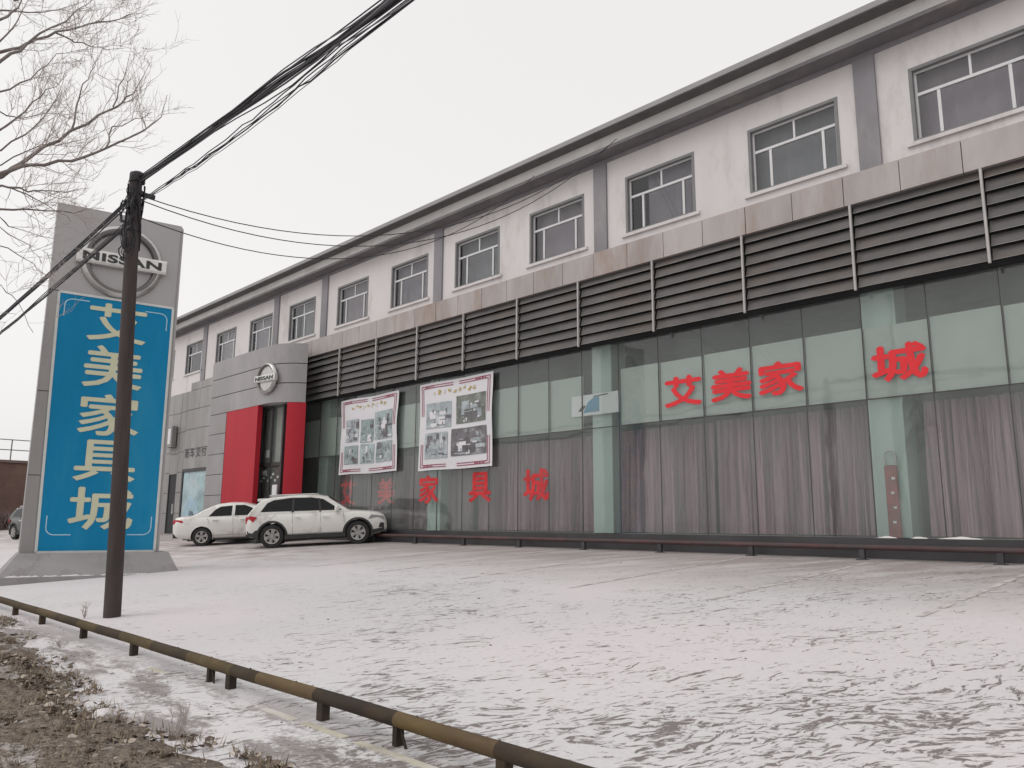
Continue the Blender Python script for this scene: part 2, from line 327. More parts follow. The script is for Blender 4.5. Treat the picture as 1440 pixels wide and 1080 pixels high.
def verge_mat():
    m = bpy.data.materials.new('verge_soil'); m.use_nodes = True
    nt = m.node_tree; N = nt.nodes; L = nt.links; b = N['Principled BSDF']; b.inputs['Roughness'].default_value = .95; b.inputs['Specular IOR Level'].default_value = .05
    tc = N.new('ShaderNodeTexCoord'); P = tc.outputs['Object']
    f = noise(N, L, P, 16, 6, .75); g = noise(N, L, P, 2.2, 5, .7); h = noise(N, L, P, 60, 3, .6)
    soil = mixc(N, L, ramp(N, L, f, .38, .62), (.075, .058, .048, 1), (.28, .23, .19, 1))
    soil = mixc(N, L, mth(N, L, 'MULTIPLY', ramp(N, L, h, .5, .62), .5), soil, (.40, .35, .30, 1))
    sn = mth(N, L, 'ADD', mth(N, L, 'MULTIPLY', g, .75), mth(N, L, 'MULTIPLY', f, .35))
    snow = ramp(N, L, sn, .60, .68)
    L.new(mixc(N, L, mth(N, L, 'MULTIPLY', snow, .85), soil, (.58, .54, .53, 1)), b.inputs['Base Color'])
    bp = N.new('ShaderNodeBump'); bp.inputs['Strength'].default_value = .9; bp.inputs['Distance'].default_value = .04; L.new(f, bp.inputs['Height']); L.new(bp.outputs[0], b.inputs['Normal'])
    return m
M['snow'] = snow_ground(); M['verge'] = verge_mat()
SL = .064
def gz(y): return SL * min(max(y, 0), 16.5)

# ------------------------------------------------------------------ setting: ground
g = MB()
ys = [(-900, 0), (0, 0)] + [(y, SL*y) for y in (2, 4, 6, 8, 10, 12, 14, 16.5)] + [(60, 1.056), (1200, 1.056)]
xs = [-1200, -120, -50, -20, 0, 30, 400]
for i in range(len(xs)-1):
    for j in range(len(ys)-1):
        g.quad((xs[i], *ys[j]), (xs[i+1], *ys[j]), (xs[i+1], *ys[j+1]), (xs[i], *ys[j+1]))
tag(g.build('ground', M['snow'], smooth=True), kind='structure')
# faint bay markings (thin painted sheets)
M['bay_paint'] = mat('bay_paint', (.66, .63, .61), .8, var=.2, vscale=5, dirt_or_shade=(.42, .38, .37), dirt_or_shade_amt=.9, dirt_or_shade_scale=5)
pm = MB()
for x in (-3.36, -6.0, -8.55, -11.2, -13.8, -16.4):
    for k in range(8):
        y0 = 9.6 + k*.68; y1 = y0 + rnd.uniform(.42, .68)
        pm.quad((x-.045, y0, gz(y0)+.005), (x+.045, y0, gz(y0)+.005), (x+.045, y1, gz(y1)+.005), (x-.045, y1, gz(y1)+.005))
tag(pm.build('bay_marking', M['bay_paint']), kind='structure')

# verge: rough soil with patches of snow
def vedge(x):
    pts = [(-60, 3.0), (-13, 2.95), (-11, 2.75), (-8.75, 2.5), (-6.8, 2.25), (-5.2, 2.4), (-4, 2.45), (3, 2.45)]
    for (a, b), (c, d) in zip(pts, pts[1:]):
        if a <= x <= c: return b + (d-b)*(x-a)/(c-a)
    return 2.3
from mathutils import noise as mnoise
v = MB(); NX, NY = 260, 56; grid = []
for i in range(NX+1):
    x = -34 + 36*(i/NX); e = vedge(x) + .28*mnoise.noise(Vector((x*.9, 0, 3))) + .12*mnoise.noise(Vector((x*3.5, 0, 9)))
    row = []
    for j in range(NY+1):
        t = j/NY; y = -3 + (e+3)*t
        h = .06 + .05*mnoise.noise(Vector((x*1.3, y*1.3, 0))) + .035*mnoise.noise(Vector((x*4, y*4, 5))) + .02*mnoise.noise(Vector((x*11, y*11, 2)))
        fall = min(1, (1-t)*(e+3)/.45)
        row.append((x, y, gz(y) + (h+.02)*fall - .03*(1-fall)))
    grid.append(row)
for i in range(NX):
    for j in range(NY): v.quad(grid[i][j], grid[i+1][j], grid[i+1][j+1], grid[i][j+1])
tag(v.build('verge', M['verge'], smooth=True, auto=80), kind='structure')
# dead grass and leaf litter
M['straw'] = mat('straw', (.24, .19, .135), .95, var=.45, vscale=9)
M['leaf'] = mat('leaf', (.12, .09, .072), .95, var=.5, vscale=7)
M['leaf_pale'] = mat('leaf_pale', (.42, .36, .31), .95, var=.35, vscale=7)
gr = MB()
for k in range(52000):
    x = -4 - 18*rnd.random()**1.5; e = vedge(x); y = e + .1 - 3.0*rnd.random()**1.1
    if mnoise.noise(Vector((x*.9, y*.9, 7))) + .5*mnoise.noise(Vector((x*3, y*3, 1))) < -.22 + .35*rnd.random() - (.25 if y < e-.6 else 0): continue
    z = gz(y) + .05 + .05*mnoise.noise(Vector((x*1.3, y*1.3, 0)))
    if e - y < .4: z -= .05*(1-(e-y)/.4)
    a = rnd.random()*2*PI; ln = rnd.uniform(.04, .13); ca, sa = math.cos(a), math.sin(a)
    if k % 5 < 3:
        lean = rnd.uniform(.3, 1.4); wv_ = rnd.uniform(.003, .007); hh = ln*math.cos(lean*.9)
        b0 = Vector((x, y, z)); tip = b0 + Vector((ca*ln*math.sin(lean), sa*ln*math.sin(lean), max(.01, hh)))
        sdv = Vector((-sa, ca, 0))*wv_
        gr.poly((b0-sdv, b0+sdv, tip), 0)
    else:
        r = rnd.uniform(.010, .032); tl = rnd.uniform(-.5, .5); zc = z + rnd.uniform(0, .03)
        p = [Vector((x, y, zc)) + Vector((math.cos(a+q)*r*kk, math.sin(a+q)*r*kk, math.sin(q+tl)*r*.5)) for q, kk in ((0, 1.3), (1.4, .7), (2.6, 1.0), (3.6, 1.2), (5, .6))]
        gr.poly(p, 1+(k % 3 == 0))
tag(gr.build('dead_grass', [M['straw'], M['leaf'], M['leaf_pale']]), 'brown dead grass and leaf litter along the snowy verge', 'grass', kind='stuff')
# grit and clods lying on the snow
cl = MB()
for k in range(260):
    if k % 2: x, y = rnd.uniform(-13, -1), rnd.uniform(3.5, 12)
    elif k % 4 == 3: x, y = rnd.gauss(-12.1, .28), rnd.gauss(4.02, .13)
    else: x = rnd.uniform(-14, -3); y = 3.1 + rnd.uniform(-.5, .6)
    r = rnd.uniform(.004, .014) * (1.8 if rnd.random() < .05 else 1); z = gz(y)
    a = rnd.random()*6
    vs = [(x+math.cos(a+q*1.2566)*r*rnd.uniform(.7, 1.4), y+math.sin(a+q*1.2566)*r*rnd.uniform(.7, 1.4), z) for q in range(5)]
    n = len(cl.v); cl.v += vs + [(x, y, z+r*.55)]
    for q in range(5): cl.f.append((n+q, n+(q+1) % 5, n+5)); cl.m.append(0)
M['clod'] = mat('clod', (.09, .075, .07), .95, var=.4, vscale=9)
tag(cl.build('grit', M['clod']), 'dark grit and clods scattered over the snow', 'grit', kind='stuff')
# crumbly snow lumps beside the barrier pipe
def snow_lump(x, y, r, label):
    bm = bmesh.new(); bmesh.ops.create_icosphere(bm, subdivisions=3, radius=1)
    for vv in bm.verts:
        d = 1 + .35*mnoise.noise(vv.co*1.6 + Vector((x, y, 0))) + .12*mnoise.noise(vv.co*5)
        vv.co = Vector((vv.co.x*r*d*1.3, vv.co.y*r*d, max(-.02, vv.co.z*r*.6*d)))
    for f in bm.faces: f.smooth = True
    me = bpy.data.meshes.new('snow_lump'); bm.to_mesh(me); bm.free(); me.materials.append(M['snow_lump'])
    o = bpy.data.objects.new('snow_lump', me); COL.objects.link(o); o.location = (x, y, gz(y)+.02); tag(o, label, 'snow lump', 'snow lumps on the verge')
snow_lump(-6.62, 2.18, .085, 'largest snow lump, at the edge of the brown grass')
snow_lump(-6.95, 2.08, .05, 'small snow lump in the dead grass left of the largest lump')
snow_lump(-4.02, 2.72, .045, 'small snow lump under the dark barrier pipe section')

# ------------------------------------------------------------------ furniture store building
FY = 16.0
bld = empty('store_building', (-19, FY, 1.0), 0, 'long two-storey white and grey furniture store with a louvred glass front', 'building')
bld.matrix_basis = Matrix.Translation((0, 0, 0))
WX = [x*16 for x in (-2.80, -2.571, -2.344, -2.120, -1.892, -1.652, -1.4265, -1.2025, -.986, -.7615, -.536, -.311, -.086)]
WX = [-44.8, -41.1, -37.45, -33.88, -30.22, -26.40, -22.80, -19.22, -15.77, -12.18, -8.57, -4.97, -1.36, 2.25]
WW, WZ0, WZ1 = 2.14, 9.18, 10.77
X0, X1 = -46.4, 6.5
wl = MB()
def wseg(a, b, z0, z1): wl.box(a, FY, z0, b, FY+.25, z1)
wseg(X0, X1, 8.6, WZ0); wseg(X0, X1, WZ1, 11.5)
edges = [X0]
for x in WX: edges += [x, x+WW]
edges.append(X1)
for i in range(0, len(edges), 2):
    if edges[i+1] > edges[i]: wseg(edges[i], edges[i+1], WZ0, WZ1)
wl.box(X0, FY+.25, 1.0, X0+.3, 30, 12); wl.box(X1-.3, FY+.25, 1.0, X1, 30, 12); wl.box(X0, 30, 1.0, X1, 30.3, 12)
wl.box(X0-.0, FY+.002, 8.2, -40.05, FY+.25, 8.6)
wl.build('wall', M['white_wall'], bld)
b = MB(); b.box(X0+.3, FY+.25, 12.0, X1-.3, 30, 12.15); b.build('roof', M['cap'], bld)
# upper rooms, so that the windows look into something
rm = MB(); rm.box(X0+.3, 19.2, 8.3, X1-.3, 19.3, 11.4); rm.box(X0+.3, FY+.26, 11.25, X1-.3, 19.2, 11.35); rm.box(X0+.3, FY+.26, 8.2, X1-.3, 19.2, 8.3)
rm.build('upper_room', M['room'], bld)
# cornice
c = MB()
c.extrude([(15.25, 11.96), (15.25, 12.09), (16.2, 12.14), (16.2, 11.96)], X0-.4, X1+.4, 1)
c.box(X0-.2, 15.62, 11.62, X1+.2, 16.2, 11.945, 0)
b = MB(); b.box(X0-.38, 15.30, 11.945, X1+.38, 15.62, 11.955); b.build('cap_soffit', M['cap_under_shade'], bld)
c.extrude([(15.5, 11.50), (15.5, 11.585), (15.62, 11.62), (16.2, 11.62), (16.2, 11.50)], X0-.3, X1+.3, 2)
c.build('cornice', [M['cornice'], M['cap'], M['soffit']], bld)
b = MB(); b.box(X0, FY-.05, 11.40, X1, FY, 11.5); b.build('beam', M['grey_paint'], bld)
for x in (-38.75, -31.33, -27.32, -20.06, -13.02, -5.82, 1.3):
    b = MB(); b.box(x-.22, FY-.06, 8.6, x+.22, FY, 11.4); b.build('pilaster', M['grey_paint'], bld)
# windows
def window(x, style):
    fr = MB()                                          # dark reveal frame
    z0, z1 = WZ0, WZ1; t = .07
    for (a, b_, c_, d) in ((x, z0, x+t, z1), (x+WW-t, z0, x+WW, z1), (x+t, z1-t, x+WW-t, z1), (x+t, z0, x+WW-t, z0+.04)):
        fr.box(a, FY-.012, b_, c_, FY+.2, d)
    win = fr.build('window', M['reveal'], bld)
    f = MB(); y0, y1 = FY+.09, FY+.15; q = .045
    zt = z0 + .62*(z1-z0)
    xa, xb = x+t, x+WW-t
    def bar(a, b_, c_, d, yy=0): f.box(a, y0-yy, b_, c_, y1, d)
    bar(xa, z0+.04, xa+q, z1-t); bar(xb-q, z0+.04, xb, z1-t); bar(xa+q, z0+.04, xb-q, z0+.04+q); bar(xa+q, z1-t-q, xb-q, z1-t)
    bar(xa+q, zt, xb-q, zt+.06, .01)
    m1, m2 = (x+.22*WW, x+.80*WW) if style == 0 else (x+.22*WW, x+.52*WW)
    xm = x+.50*WW
    bar(xm, zt+.06, xm+q, z1-t-q); bar(m1, z0+.04+q, m1+.06, zt); bar(m2, z0+.04+q, m2+.06, zt)
    f.build('frame', M['frame_white'], win)
    p = MB(); p.box(xa, FY+.11, z0+.04, xb, FY+.118, z1-t); p.build('pane', M['win_glass'], win)
    s = MB(); s.box(x-.12, FY-.06, z0-.09, x+WW+.12, FY+.085, z0-.01); s.build('sill', M['white_wall'], win)
    return win
for i, x in enumerate(WX): window(x, 1 if i == 4 else 0)
# drawn blinds behind most of the panes
BL = [mat('blind', c_, .9, var=.14, vscale=.8) for c_ in ((.42, .40, .42), (.36, .38, .37), (.46, .42, .43), (.34, .33, .35))]
for i, x in enumerate(WX):
    if i in (0, 1): continue
    bl = MB(); zb_ = WZ0 if i % 3 else WZ0 + .02
    xa_ = x + (.24*WW if i in (4, 9) else 0)                # a few are drawn back from the left light
    nb = 9 + i % 4
    for k in range(nb):
        wa, wb_ = .03*(k % 2), .03*((k+1) % 2); a = xa_ + (x+WW-xa_)*k/nb; c_ = xa_ + (x+WW-xa_)*(k+1)/nb
        bl.quad((a, FY+.34+wa, zb_), (c_, FY+.34+wb_, zb_), (c_, FY+.34+wb_, WZ1), (a, FY+.34+wa, WZ1))
    bl.build('blind', BL[(i*5+i//3) % 4], bld)
# metal fascia over the louvres
XP = -27.6
fa = MB(); a = XP-5
sx_ = [-4.05 - 1.117*k for k in range(-9, 30)]
for k in range(len(sx_)-1):
    r, l = sx_[k], sx_[k+1]
    if l < -35: break
    dz = rnd.uniform(-.004, .004)
    fa.box(l+.008, 15.6+dz, 8.09, r-.008, 15.7, 8.74, 0)
fa.box(-34.5, 15.7, 8.05, X1, FY, 8.70, 1); fa.box(-34.5, 15.62, 8.70, X1, FY, 8.735, 2)
fa.build('fascia', [M['fascia'], M['seam'], M['fascia']], bld)
# louvre screens between white posts
PX = [-3.77+2.445*k for k in range(4, 0, -1)] + [-3.77, -6.17, -8.63, -11.10, -13.54, -15.89, -18.28, -20.65, -23.02, -25.42, -27.9]
for i in range(len(PX)-1):
    r, l = PX[i], PX[i+1]
    lv = MB(); zs = [6.33 + .262*k for k in range(7)]
    for k, z in enumerate(zs):
        y0 = 15.66; w1, w2 = rnd.uniform(-.006, .006), rnd.uniform(-.006, .006); zt = z+.236
        lv.rings([[(l+.03, y0+w1, z), (l+.03, y0+w1+.012, z), (l+.03, y0+.10, zt), (l+.03, y0+.085, zt)], [(r-.03, y0+w2, z), (r-.03, y0+w2+.012, z), (r-.03, y0+.10, zt), (r-.03, y0+.085, zt)]], 0)
        lv.rings([[(l+.03, y0+w1-.010, z), (l+.03, y0+w1-.001, z), (l+.03, y0+w1-.001, z+.007), (l+.03, y0+w1-.010, z+.007)], [(r-.03, y0+w2-.010, z), (r-.03, y0+w2-.001, z), (r-.03, y0+w2-.001, z+.007), (r-.03, y0+w2-.010, z+.007)]], 1)
    lv.build('louvre', [M['slat'], M['lit_slat_edge']], bld)
    ps = MB(); ps.cbox(r-.024, 15.57, 6.27, r+.024, 15.625, 8.08, .008); ps.build('louvre_post', M['post_white'], bld)
b = MB(); b.box(-34, 15.985, 6.30, X1, 16.02, 8.05); b.build('louvre_backing', M['dark'], bld)
# shopfront: plinth, floor, rear wall, ceiling, glass with thin joints
b = MB(); b.box(-27.9, 15.9, 1.0, X1, FY+.4, 1.38); b.box(-27.9, 15.6, .9, X1, 15.9, 1.16); b.build('plinth', M['plinth'], bld)
b = MB(); b.box(X0+.3, FY+.4, 1.2, X1-.3, 29.9, 1.39); b.build('shop_floor', M['int_floor'], bld)
b = MB(); b.box(X0+.3, 24.0, 1.39, X1-.3, 24.2, 6.9); b.build('shop_back_wall', M['interior'], bld)
b = MB(); b.box(X0+.3, FY+.4, 6.9, X1-.3, 24, 7.0); b.build('shop_ceiling', M['ceiling'], bld)
mull = [-12.53+1.252*k for k in range(15)] + [-13.78-1.225*k for k in range(14)]
mull = sorted(x for x in mull if x < X1) + [X1]
jn = MB()
for k in range(len(mull)-1):
    a, b_ = mull[k], mull[k+1]
    p = MB(); p.box(a+.006, FY-.006, 1.39, b_-.006, FY+.006, 4.095); p.build('shop_glass', M['glass'], bld)
    p = MB(); p.box(a+.006, FY-.006, 4.115, b_-.006, FY+.006, 6.28); p.build('shop_glass', M['glass'], bld)
    jn.box(a-.006, FY-.008, 1.39, a+.006, FY+.03, 6.28)
jn.box(mull[0], FY-.009, 4.095, X1, FY+.03, 4.115)
jn.build('glass_joint', M['seam'], bld)
for x in (-27.3+.2, -20.2, -13.19, -5.97, 1.3):
    hw = .33
    b = MB(); b.cbox(x-hw, FY+.12, 1.39, x+hw, FY+.75, 6.9, .01); b.build('column', M['column'], bld)
# pale boards behind the upper panes
for k in range(len(mull)-1):
    a, b_ = mull[k], mull[k+1]; m_ = (a+b_)/2
    if m_ < -29 or any(abs(m_-x) < .30 for x in (-20.2, -13.19, -5.97)): continue
    dz = rnd.uniform(-.02, .02)
    b = MB(); b.box(a+.02, FY+.07, 4.12, b_-.02, FY+.10, 5.58+dz); o = b.build('glass_backing_board', M['board'], bld)
# red lettering on the glass
def chars(text, xs_, z, wd, ht, y=15.9915, mt='red_letter', bold=.07, hw=1):
    for ch, x in zip(text, xs_):
        vs, fs = glyphs(ch, wd, ht, 0); m = MB(); e = .034 if bold > .03 else 0     # heavy brush-cut vinyl
        sg = 1 if y < 16 else -1
        for q, (dx, dz) in enumerate(((0, 0), (e, 0), (-e, 0), (0, e*.7), (0, -e*.7)) if e else ((0, 0),)):
            m.add(vs, fs, 0, plane_M((x+dx, y-.0006*q*sg, z+dz), (1, 0, 0), (0, 0, 1)))
        o = m.build('window_lettering', M[mt], bld); sol = o.modifiers.new('solid', 'SOLIDIFY'); sol.thickness = .001; sol.offset = 0
chars('艾美家城', (-10.58, -9.29, -8.08, -5.60), 4.78, 1.0, .70)
chars('艾美', (-25.14, -22.73), 2.69, .95, .86, y=16.025, mt='faded_letter', bold=.05)
chars('家具城', (-20.32, -17.85, -15.49), 2.69, .95, .86, mt='faded_letter', bold=.05)

# tiled left wing with door, poster window, lettering
def tile_wall(a, b_, z0, z1, w_, h_, y, hole=()):
    t = MB(); t.box(a, y+.03, z0, b_, y+.05, z1, 1)
    nx = max(1, round((b_-a)/w_)); nz = max(1, round((z1-z0)/h_)); dw, dh = (b_-a)/nx, (z1-z0)/nz
    for i in range(nx):
        for j in range(nz):
            x, z = a+i*dw, z0+j*dh
            if any(x+dw > h[0]+.05 and x < h[2]-.05 and z+dh > h[1]+.05 and z < h[3]-.05 for h in hole): continue
            t.box(x+.012, y+rnd.uniform(-.004, .004), z+.012, x+dw-.012, y+.03, z+dh-.012, 0)
    return t.build('tile_cladding', [M['tile'], M['seam']], bld)
tile_wall(-46.4, -42.0, 1.0, 8.2, 1.46, 1.03, FY-.05); tile_wall(-41.0, -40.3, 1.0, 8.2, .8, 1.03, FY-.05)
tile_wall(-42.0, -41.0, 4.0, 8.2, 1, 1.05, FY-.05); tile_wall(-40.3, -37.3, 4.2, 8.2, 1.5, 1.0, FY-.05)
tile_wall(-37.3, -33.0, 1.0, 8.6, 1.43, 1.08, FY-.05); tile_wall(-40.0, -37.3, 8.2, 8.6, 1.35, .4, FY-.05)
b = MB(); b.box(-42.0, FY-.02, 1.05, -41.0, FY+.2, 4.0); b.box(-41.95, FY-.06, 1.05, -41.88, FY-.02, 4.0); dr = b.build('door', M['dark'], bld)
b = MB(); b.box(-41.2, FY-.10, 2.0, -41.16, FY-.021, 2.5); b.build('handle', M['frame_white'], dr)
M['poster_pic'] = mat('poster_pic', (.30, .42, .44), .4, var=.45, vscale=1.1, dirt_or_shade=(.50, .56, .58), dirt_or_shade_amt=.6, dirt_or_shade_scale=.9)
M['poster_blue'] = mat('poster_blue', (.36, .50, .58), .4, var=.2)
M['poster_dark'] = mat('poster_dark', (.12, .17, .20), .4, var=.3)
b = MB(); b.box(-40.3, FY-.07, 1.0, -40.15, FY+.1, 4.2); b.box(-37.42, FY-.07, 1.0, -37.3, FY+.1, 4.2); b.box(-40.15, FY-.07, 4.05, -37.42, FY+.1, 4.2)
wp = b.build('window', M['plinth'], bld); b = MB(); b.box(-40.15, FY-.02, 1.0, -37.42, FY+.0, 4.05); b.build('pane', M['poster_pic'], wp)
b = MB(); yy = FY-.03
b.poly([(-40.0, yy, 1.7), (-39.7, yy, 2.5), (-39.2, yy, 2.95), (-38.6, yy, 2.7), (-37.9, yy, 1.9), (-37.7, yy, 1.5), (-38.2, yy, 1.55), (-38.7, yy, 2.2), (-39.1, yy, 2.25), (-39.4, yy, 1.6)], 0)
b.poly([(-39.3, yy-.004, 1.65), (-39.05, yy-.004, 2.15), (-38.75, yy-.004, 2.1), (-38.3, yy-.004, 1.6), (-38.7, yy-.004, 1.35)], 1)
b.build('picture', [M['poster_blue'], M['poster_dark']], wp)
chars('新车交付', (-39.85, -39.2, -38.5, -37.85), 5.0, .52, .48, y=FY-.075, mt='letter_black', bold=.01)
b = MB(); b.cbox(-42.1, FY-.35, 5.4, -41.3, FY-.08, 6.5, .03); sbx = b.build('wall_sign_box', M['tile'], None)
tag(sbx, 'small grey box sign on the tiled wall above the dark door', 'sign')
b = MB(); b.box(-42.0, FY-.37, 5.55, -41.4, FY-.351, 6.35); b.build('panel', M['paper'], sbx)

# ------------------------------------------------------------------ curved grey entrance portal with red columns
def arc(cx, cy, r, a0, a1, n): return [(cx + r*math.sin(a0+(a1-a0)*i/n), cy - r*math.cos(a0+(a1-a0)*i/n)) for i in range(n+1)]
PC = (-28.3, 15.85); PR = 1.7
def portal_plan(xl, off=0, a1=62):
    p = [(xl, PC[1]-PR-off)] + [(x, PC[1]-PR-off) for x in (-30.5,) if x > xl] + arc(PC[0], PC[1], PR+off, 0, math.radians(a1), 10)
    return p
def strip(mb, plan, th, z0, z1, m=0):
    inn = []
    for k, (x, y) in enumerate(plan):
        a, c_ = plan[max(k-1, 0)], plan[min(k+1, len(plan)-1)]; dx, dy = c_[0]-a[0], c_[1]-a[1]; ln = math.hypot(dx, dy); inn.append((x-dy/ln*th, y+dx/ln*th))
    mb.prism(plan + list(reversed(inn)), z0, z1, m)
por = MB(); rows = [6.1, 6.86, 7.62, 8.42]
full = portal_plan(-33.25)
for z0, z1 in zip(rows, rows[1:]): strip(por, full, .14, z0+.016, z1-.016, 0)
strip(por, [(x-.04*(k > 1), y+.03) for k, (x, y) in enumerate(full)][:-1], .08, 6.13, 8.38, 1)
por.prism([(-33.2, 14.5)] + [(x-.15, y+.16) for x, y in full[2:-1]] + [(-28.6, 15.98), (-33.2, 15.98)], 6.16, 6.3, 3)     # soffit
por.prism([(-33.2, 14.48)] + [(x-.1, y+.34) for x, y in full[2:-4]] + [(-28.6, 15.55), (-33.2, 15.55)], 8.3, 8.4, 0)       # top
leg = [(-33.25, 14.15), (-31.62, 14.15)]
for z0 in [1.0 + .85*k for k in range(6)]: por.box(-33.25, 14.15, z0+.012, -31.62, 14.5, min(z0+.85, 6.1)-.012, 0)
por.box(-33.2, 14.18, .9, -31.66, 14.45, 6.1, 1); por.box(-33.2, 14.45, .9, -32.9, 15.95, 8.2, 0)
por.build('portal', [M['portal'], M['seam'], M['dark'], M['frame_white']], bld)
rc = MB(); rc.prism([(-31.6, 14.16), (-28.85, 14.16), (-28.85, 14.36), (-31.6, 14.36)], .9, 6.11); rc.build('red_column', M['red_panel'], bld)
aa = arc(PC[0], PC[1], PR-.01, math.radians(39), math.radians(63), 8); ai = arc(PC[0], PC[1], PR-.35, math.radians(39), math.radians(63), 8)
rc = MB(); rc.prism(aa + list(reversed(ai)), .9, 6.11); rc.build('red_column', M['red_panel'], bld, smooth=True)
b = MB(); b.cbox(-33.3, 13.75, .8, -26.9, 14.12, 1.16, .02); b.cbox(-33.3, 13.4, .8, -26.8, 13.75, 1.0, .02); b.build('entrance_step', M['plinth'], bld)
# entrance door set back between the columns
dw = MB()
for x in (-29.42, -28.55, -27.7): dw.box(x-.05, 14.64, 1.0, x+.05, 14.76, 6.1)
dw.box(-29.37, 14.64, 3.75, -27.75, 14.76, 3.88); dw.box(-29.37, 14.64, 1.0, -27.75, 14.76, 1.2)
dr = dw.build('door', M['plinth'], bld)
for za, zb_ in ((1.2, 3.75), (3.88, 6.1)): p = MB(); p.box(-29.37, 14.69, za, -27.75, 14.70, zb_); p.build('pane', M['glass'], dr)
for k in range(8):
    x = -29.33 + .19*k; z = 3.15 + .12*(k % 3); st_ = MB(); st_.box(x, 14.675, z, x+.15, 14.685, z+.09); st_.build('sticker', M['board'], dr)
for q in ((-29.2, 3.42, -28.85, 3.6), (-29.0, 4.1, -28.7, 4.4), (-29.2, 1.95, -28.9, 2.15)):
    st_ = MB(); st_.box(q[0], 14.675, q[1], q[2], 14.685, q[3]); st_.build('sticker', M['board'], dr)
b = MB(); b.box(-28.7, 14.58, 1.9, -28.67, 14.64, 2.6); b.build('handle', M['chrome'], dr)
b = MB(); b.box(-29.35, 14.80, 3.9, -27.8, 14.83, 6.05); b.build('transom_reflection', M['board'], bld)  # pale sheet added behind the glass in place of its sky reflection
bd = MB(); bd.cbox(-27.85, 14.42, .95, -27.5, 14.48, 3.0, .02); bd.box(-27.88, 14.34, .93, -27.47, 14.56, .97)
o = bd.build('notice_board', M['paper']); tag(o, 'slim white notice board standing beside the right red column', 'board')

# ring emblem used on the portal and on the pylon
def emblem(parent, Mx, R, depth, bar_w, bar_h, disc):
    m = MB(); n = 40
    rr = [(R*.755, 0), (R*.79, depth*.8), (R*.88, depth), (R*.97, depth*.7), (R, 0)]
    def gap(a): return False
    for i in range(n):
        a0, a1 = 2*PI*i/n, 2*PI*(i+1)/n
        for j in range(len(rr)-1):
            q = [(rr[j][0]*math.cos(a0), rr[j][0]*math.sin(a0), rr[j][1]), (rr[j+1][0]*math.cos(a0), rr[j+1][0]*math.sin(a0), rr[j+1][1]),
                 (rr[j+1][0]*math.cos(a1), rr[j+1][0]*math.sin(a1), rr[j+1][1]), (rr[j][0]*math.cos(a1), rr[j][0]*math.sin(a1), rr[j][1])]
            m.quad(*[Mx @ Vector(p) for p in q], 0 if j > 1 else 1)
    if disc:
        m.poly([Mx @ Vector((R*.8*math.cos(2*PI*i/n), R*.8*math.sin(2*PI*i/n), depth*.4)) for i in range(n)], 0)
    o = m.build('ring', [M['chrome'], M['chrome_shade']], parent, smooth=True, auto=50)
    bmb = MB(); h = bar_h/2; wv2 = bar_w/2
    bmb.rings([[(-wv2, -h, .01), (wv2, -h, .01), (wv2, h, .01), (-wv2, h, .01)], [(-wv2, -h, depth*1.05), (wv2, -h, depth*1.05), (wv2, h, depth*1.05), (-wv2, h, depth*1.05)],
               [(-wv2+.02, -h*.72, depth*1.3), (wv2-.02, -h*.72, depth*1.3), (wv2-.02, h*.72, depth*1.3), (-wv2+.02, h*.72, depth*1.3)]], 0, Mx)
    bar = bmb.build('name_bar', M['bar_silver'], parent)
    vs, fs = glyphs('NISSAN', bar_w*.87, bar_h*.60, .035, spacing=1.06)
    l = MB(); l.add([v_+Vector((0, 0, depth*1.3+.006)) for v_ in vs], fs, 0, Mx)
    lo = l.build('lettering', M['letter_black'], parent); s_ = lo.modifiers.new('solid', 'SOLIDIFY'); s_.thickness = .012; s_.offset = 0
pe = empty('portal_emblem', (-28.15, 14.13, 7.08), 0, 'round silver emblem on the grey entrance portal', 'emblem')
emblem(pe, plane_M((0, 0, 0), (1, .12, 0), (0, 0, 1)), .62, .12, 1.34, .26, True)

# ------------------------------------------------------------------ curtains behind the shopfront
def curtain(x0, x1, zt, label, dens, seed, mt='curtain'):
    r = random.Random(seed); m = MB(); pts = []; x = x0; i = 0
    while x < x1:
        pts.append((x, FY+.42+(.17 if i % 2 else 0)+r.uniform(-.03, .03))); x += r.choice((r.uniform(.03, .07), r.uniform(.05, .15)))*dens; i += 1
    sw = [r.uniform(-.05, .05) for _ in pts]
    lev = [(zt, 0), (zt-.25, .1), (2.7, .7), (1.42, 1)]
    for k in range(len(pts)-1):
        for (za, ta), (zb, tb) in zip(lev, lev[1:]):
            f_ = lambda q, t: (pts[q][0]+sw[q]*t, pts[q][1]-.02*t, 0)
            a, b_ = f_(k, ta), f_(k+1, ta); c_, d = f_(k+1, tb), f_(k, tb)
            m.quad((a[0], a[1], za), (b_[0], b_[1], za), (c_[0], c_[1], zb), (d[0], d[1], zb))
    o = m.build('curtain', M[mt], smooth=True, auto=60); tag(o, label, 'curtain', 'pleated curtains behind the shop glass')
M['curtain_grey'] = mat('curtain_grey', (.25, .185, .205), .95, var=.25, vscale=2.5, stretch=(2.5, 1, .08), dirt_or_shade=(.10, .09, .09), dirt_or_shade_amt=.45, dirt_or_shade_scale=4)  # upright dark stripes again paint in the pleat shade
curtain(-5.35, 1.0, 4.02, 'mauve pleated curtain right of the column with the red sign board', 1.15, 1)
curtain(-12.85, -10.03, 4.02, 'mauve pleated curtain under the big red characters, ending at a dark gap', 1.0, 2)
curtain(-9.94, -6.3, 4.05, 'mauve pleated curtain left of the red sign board, right of the dark gap', 1.0, 3)
curtain(-18.3, -13.55, 3.98, 'dim mauve curtain behind the rightmost small red character', 1.0, 4)
curtain(-26.2, -18.6, 3.9, 'dark grey curtain behind the glass under the two white posters', 1.6, 5, 'curtain_grey')

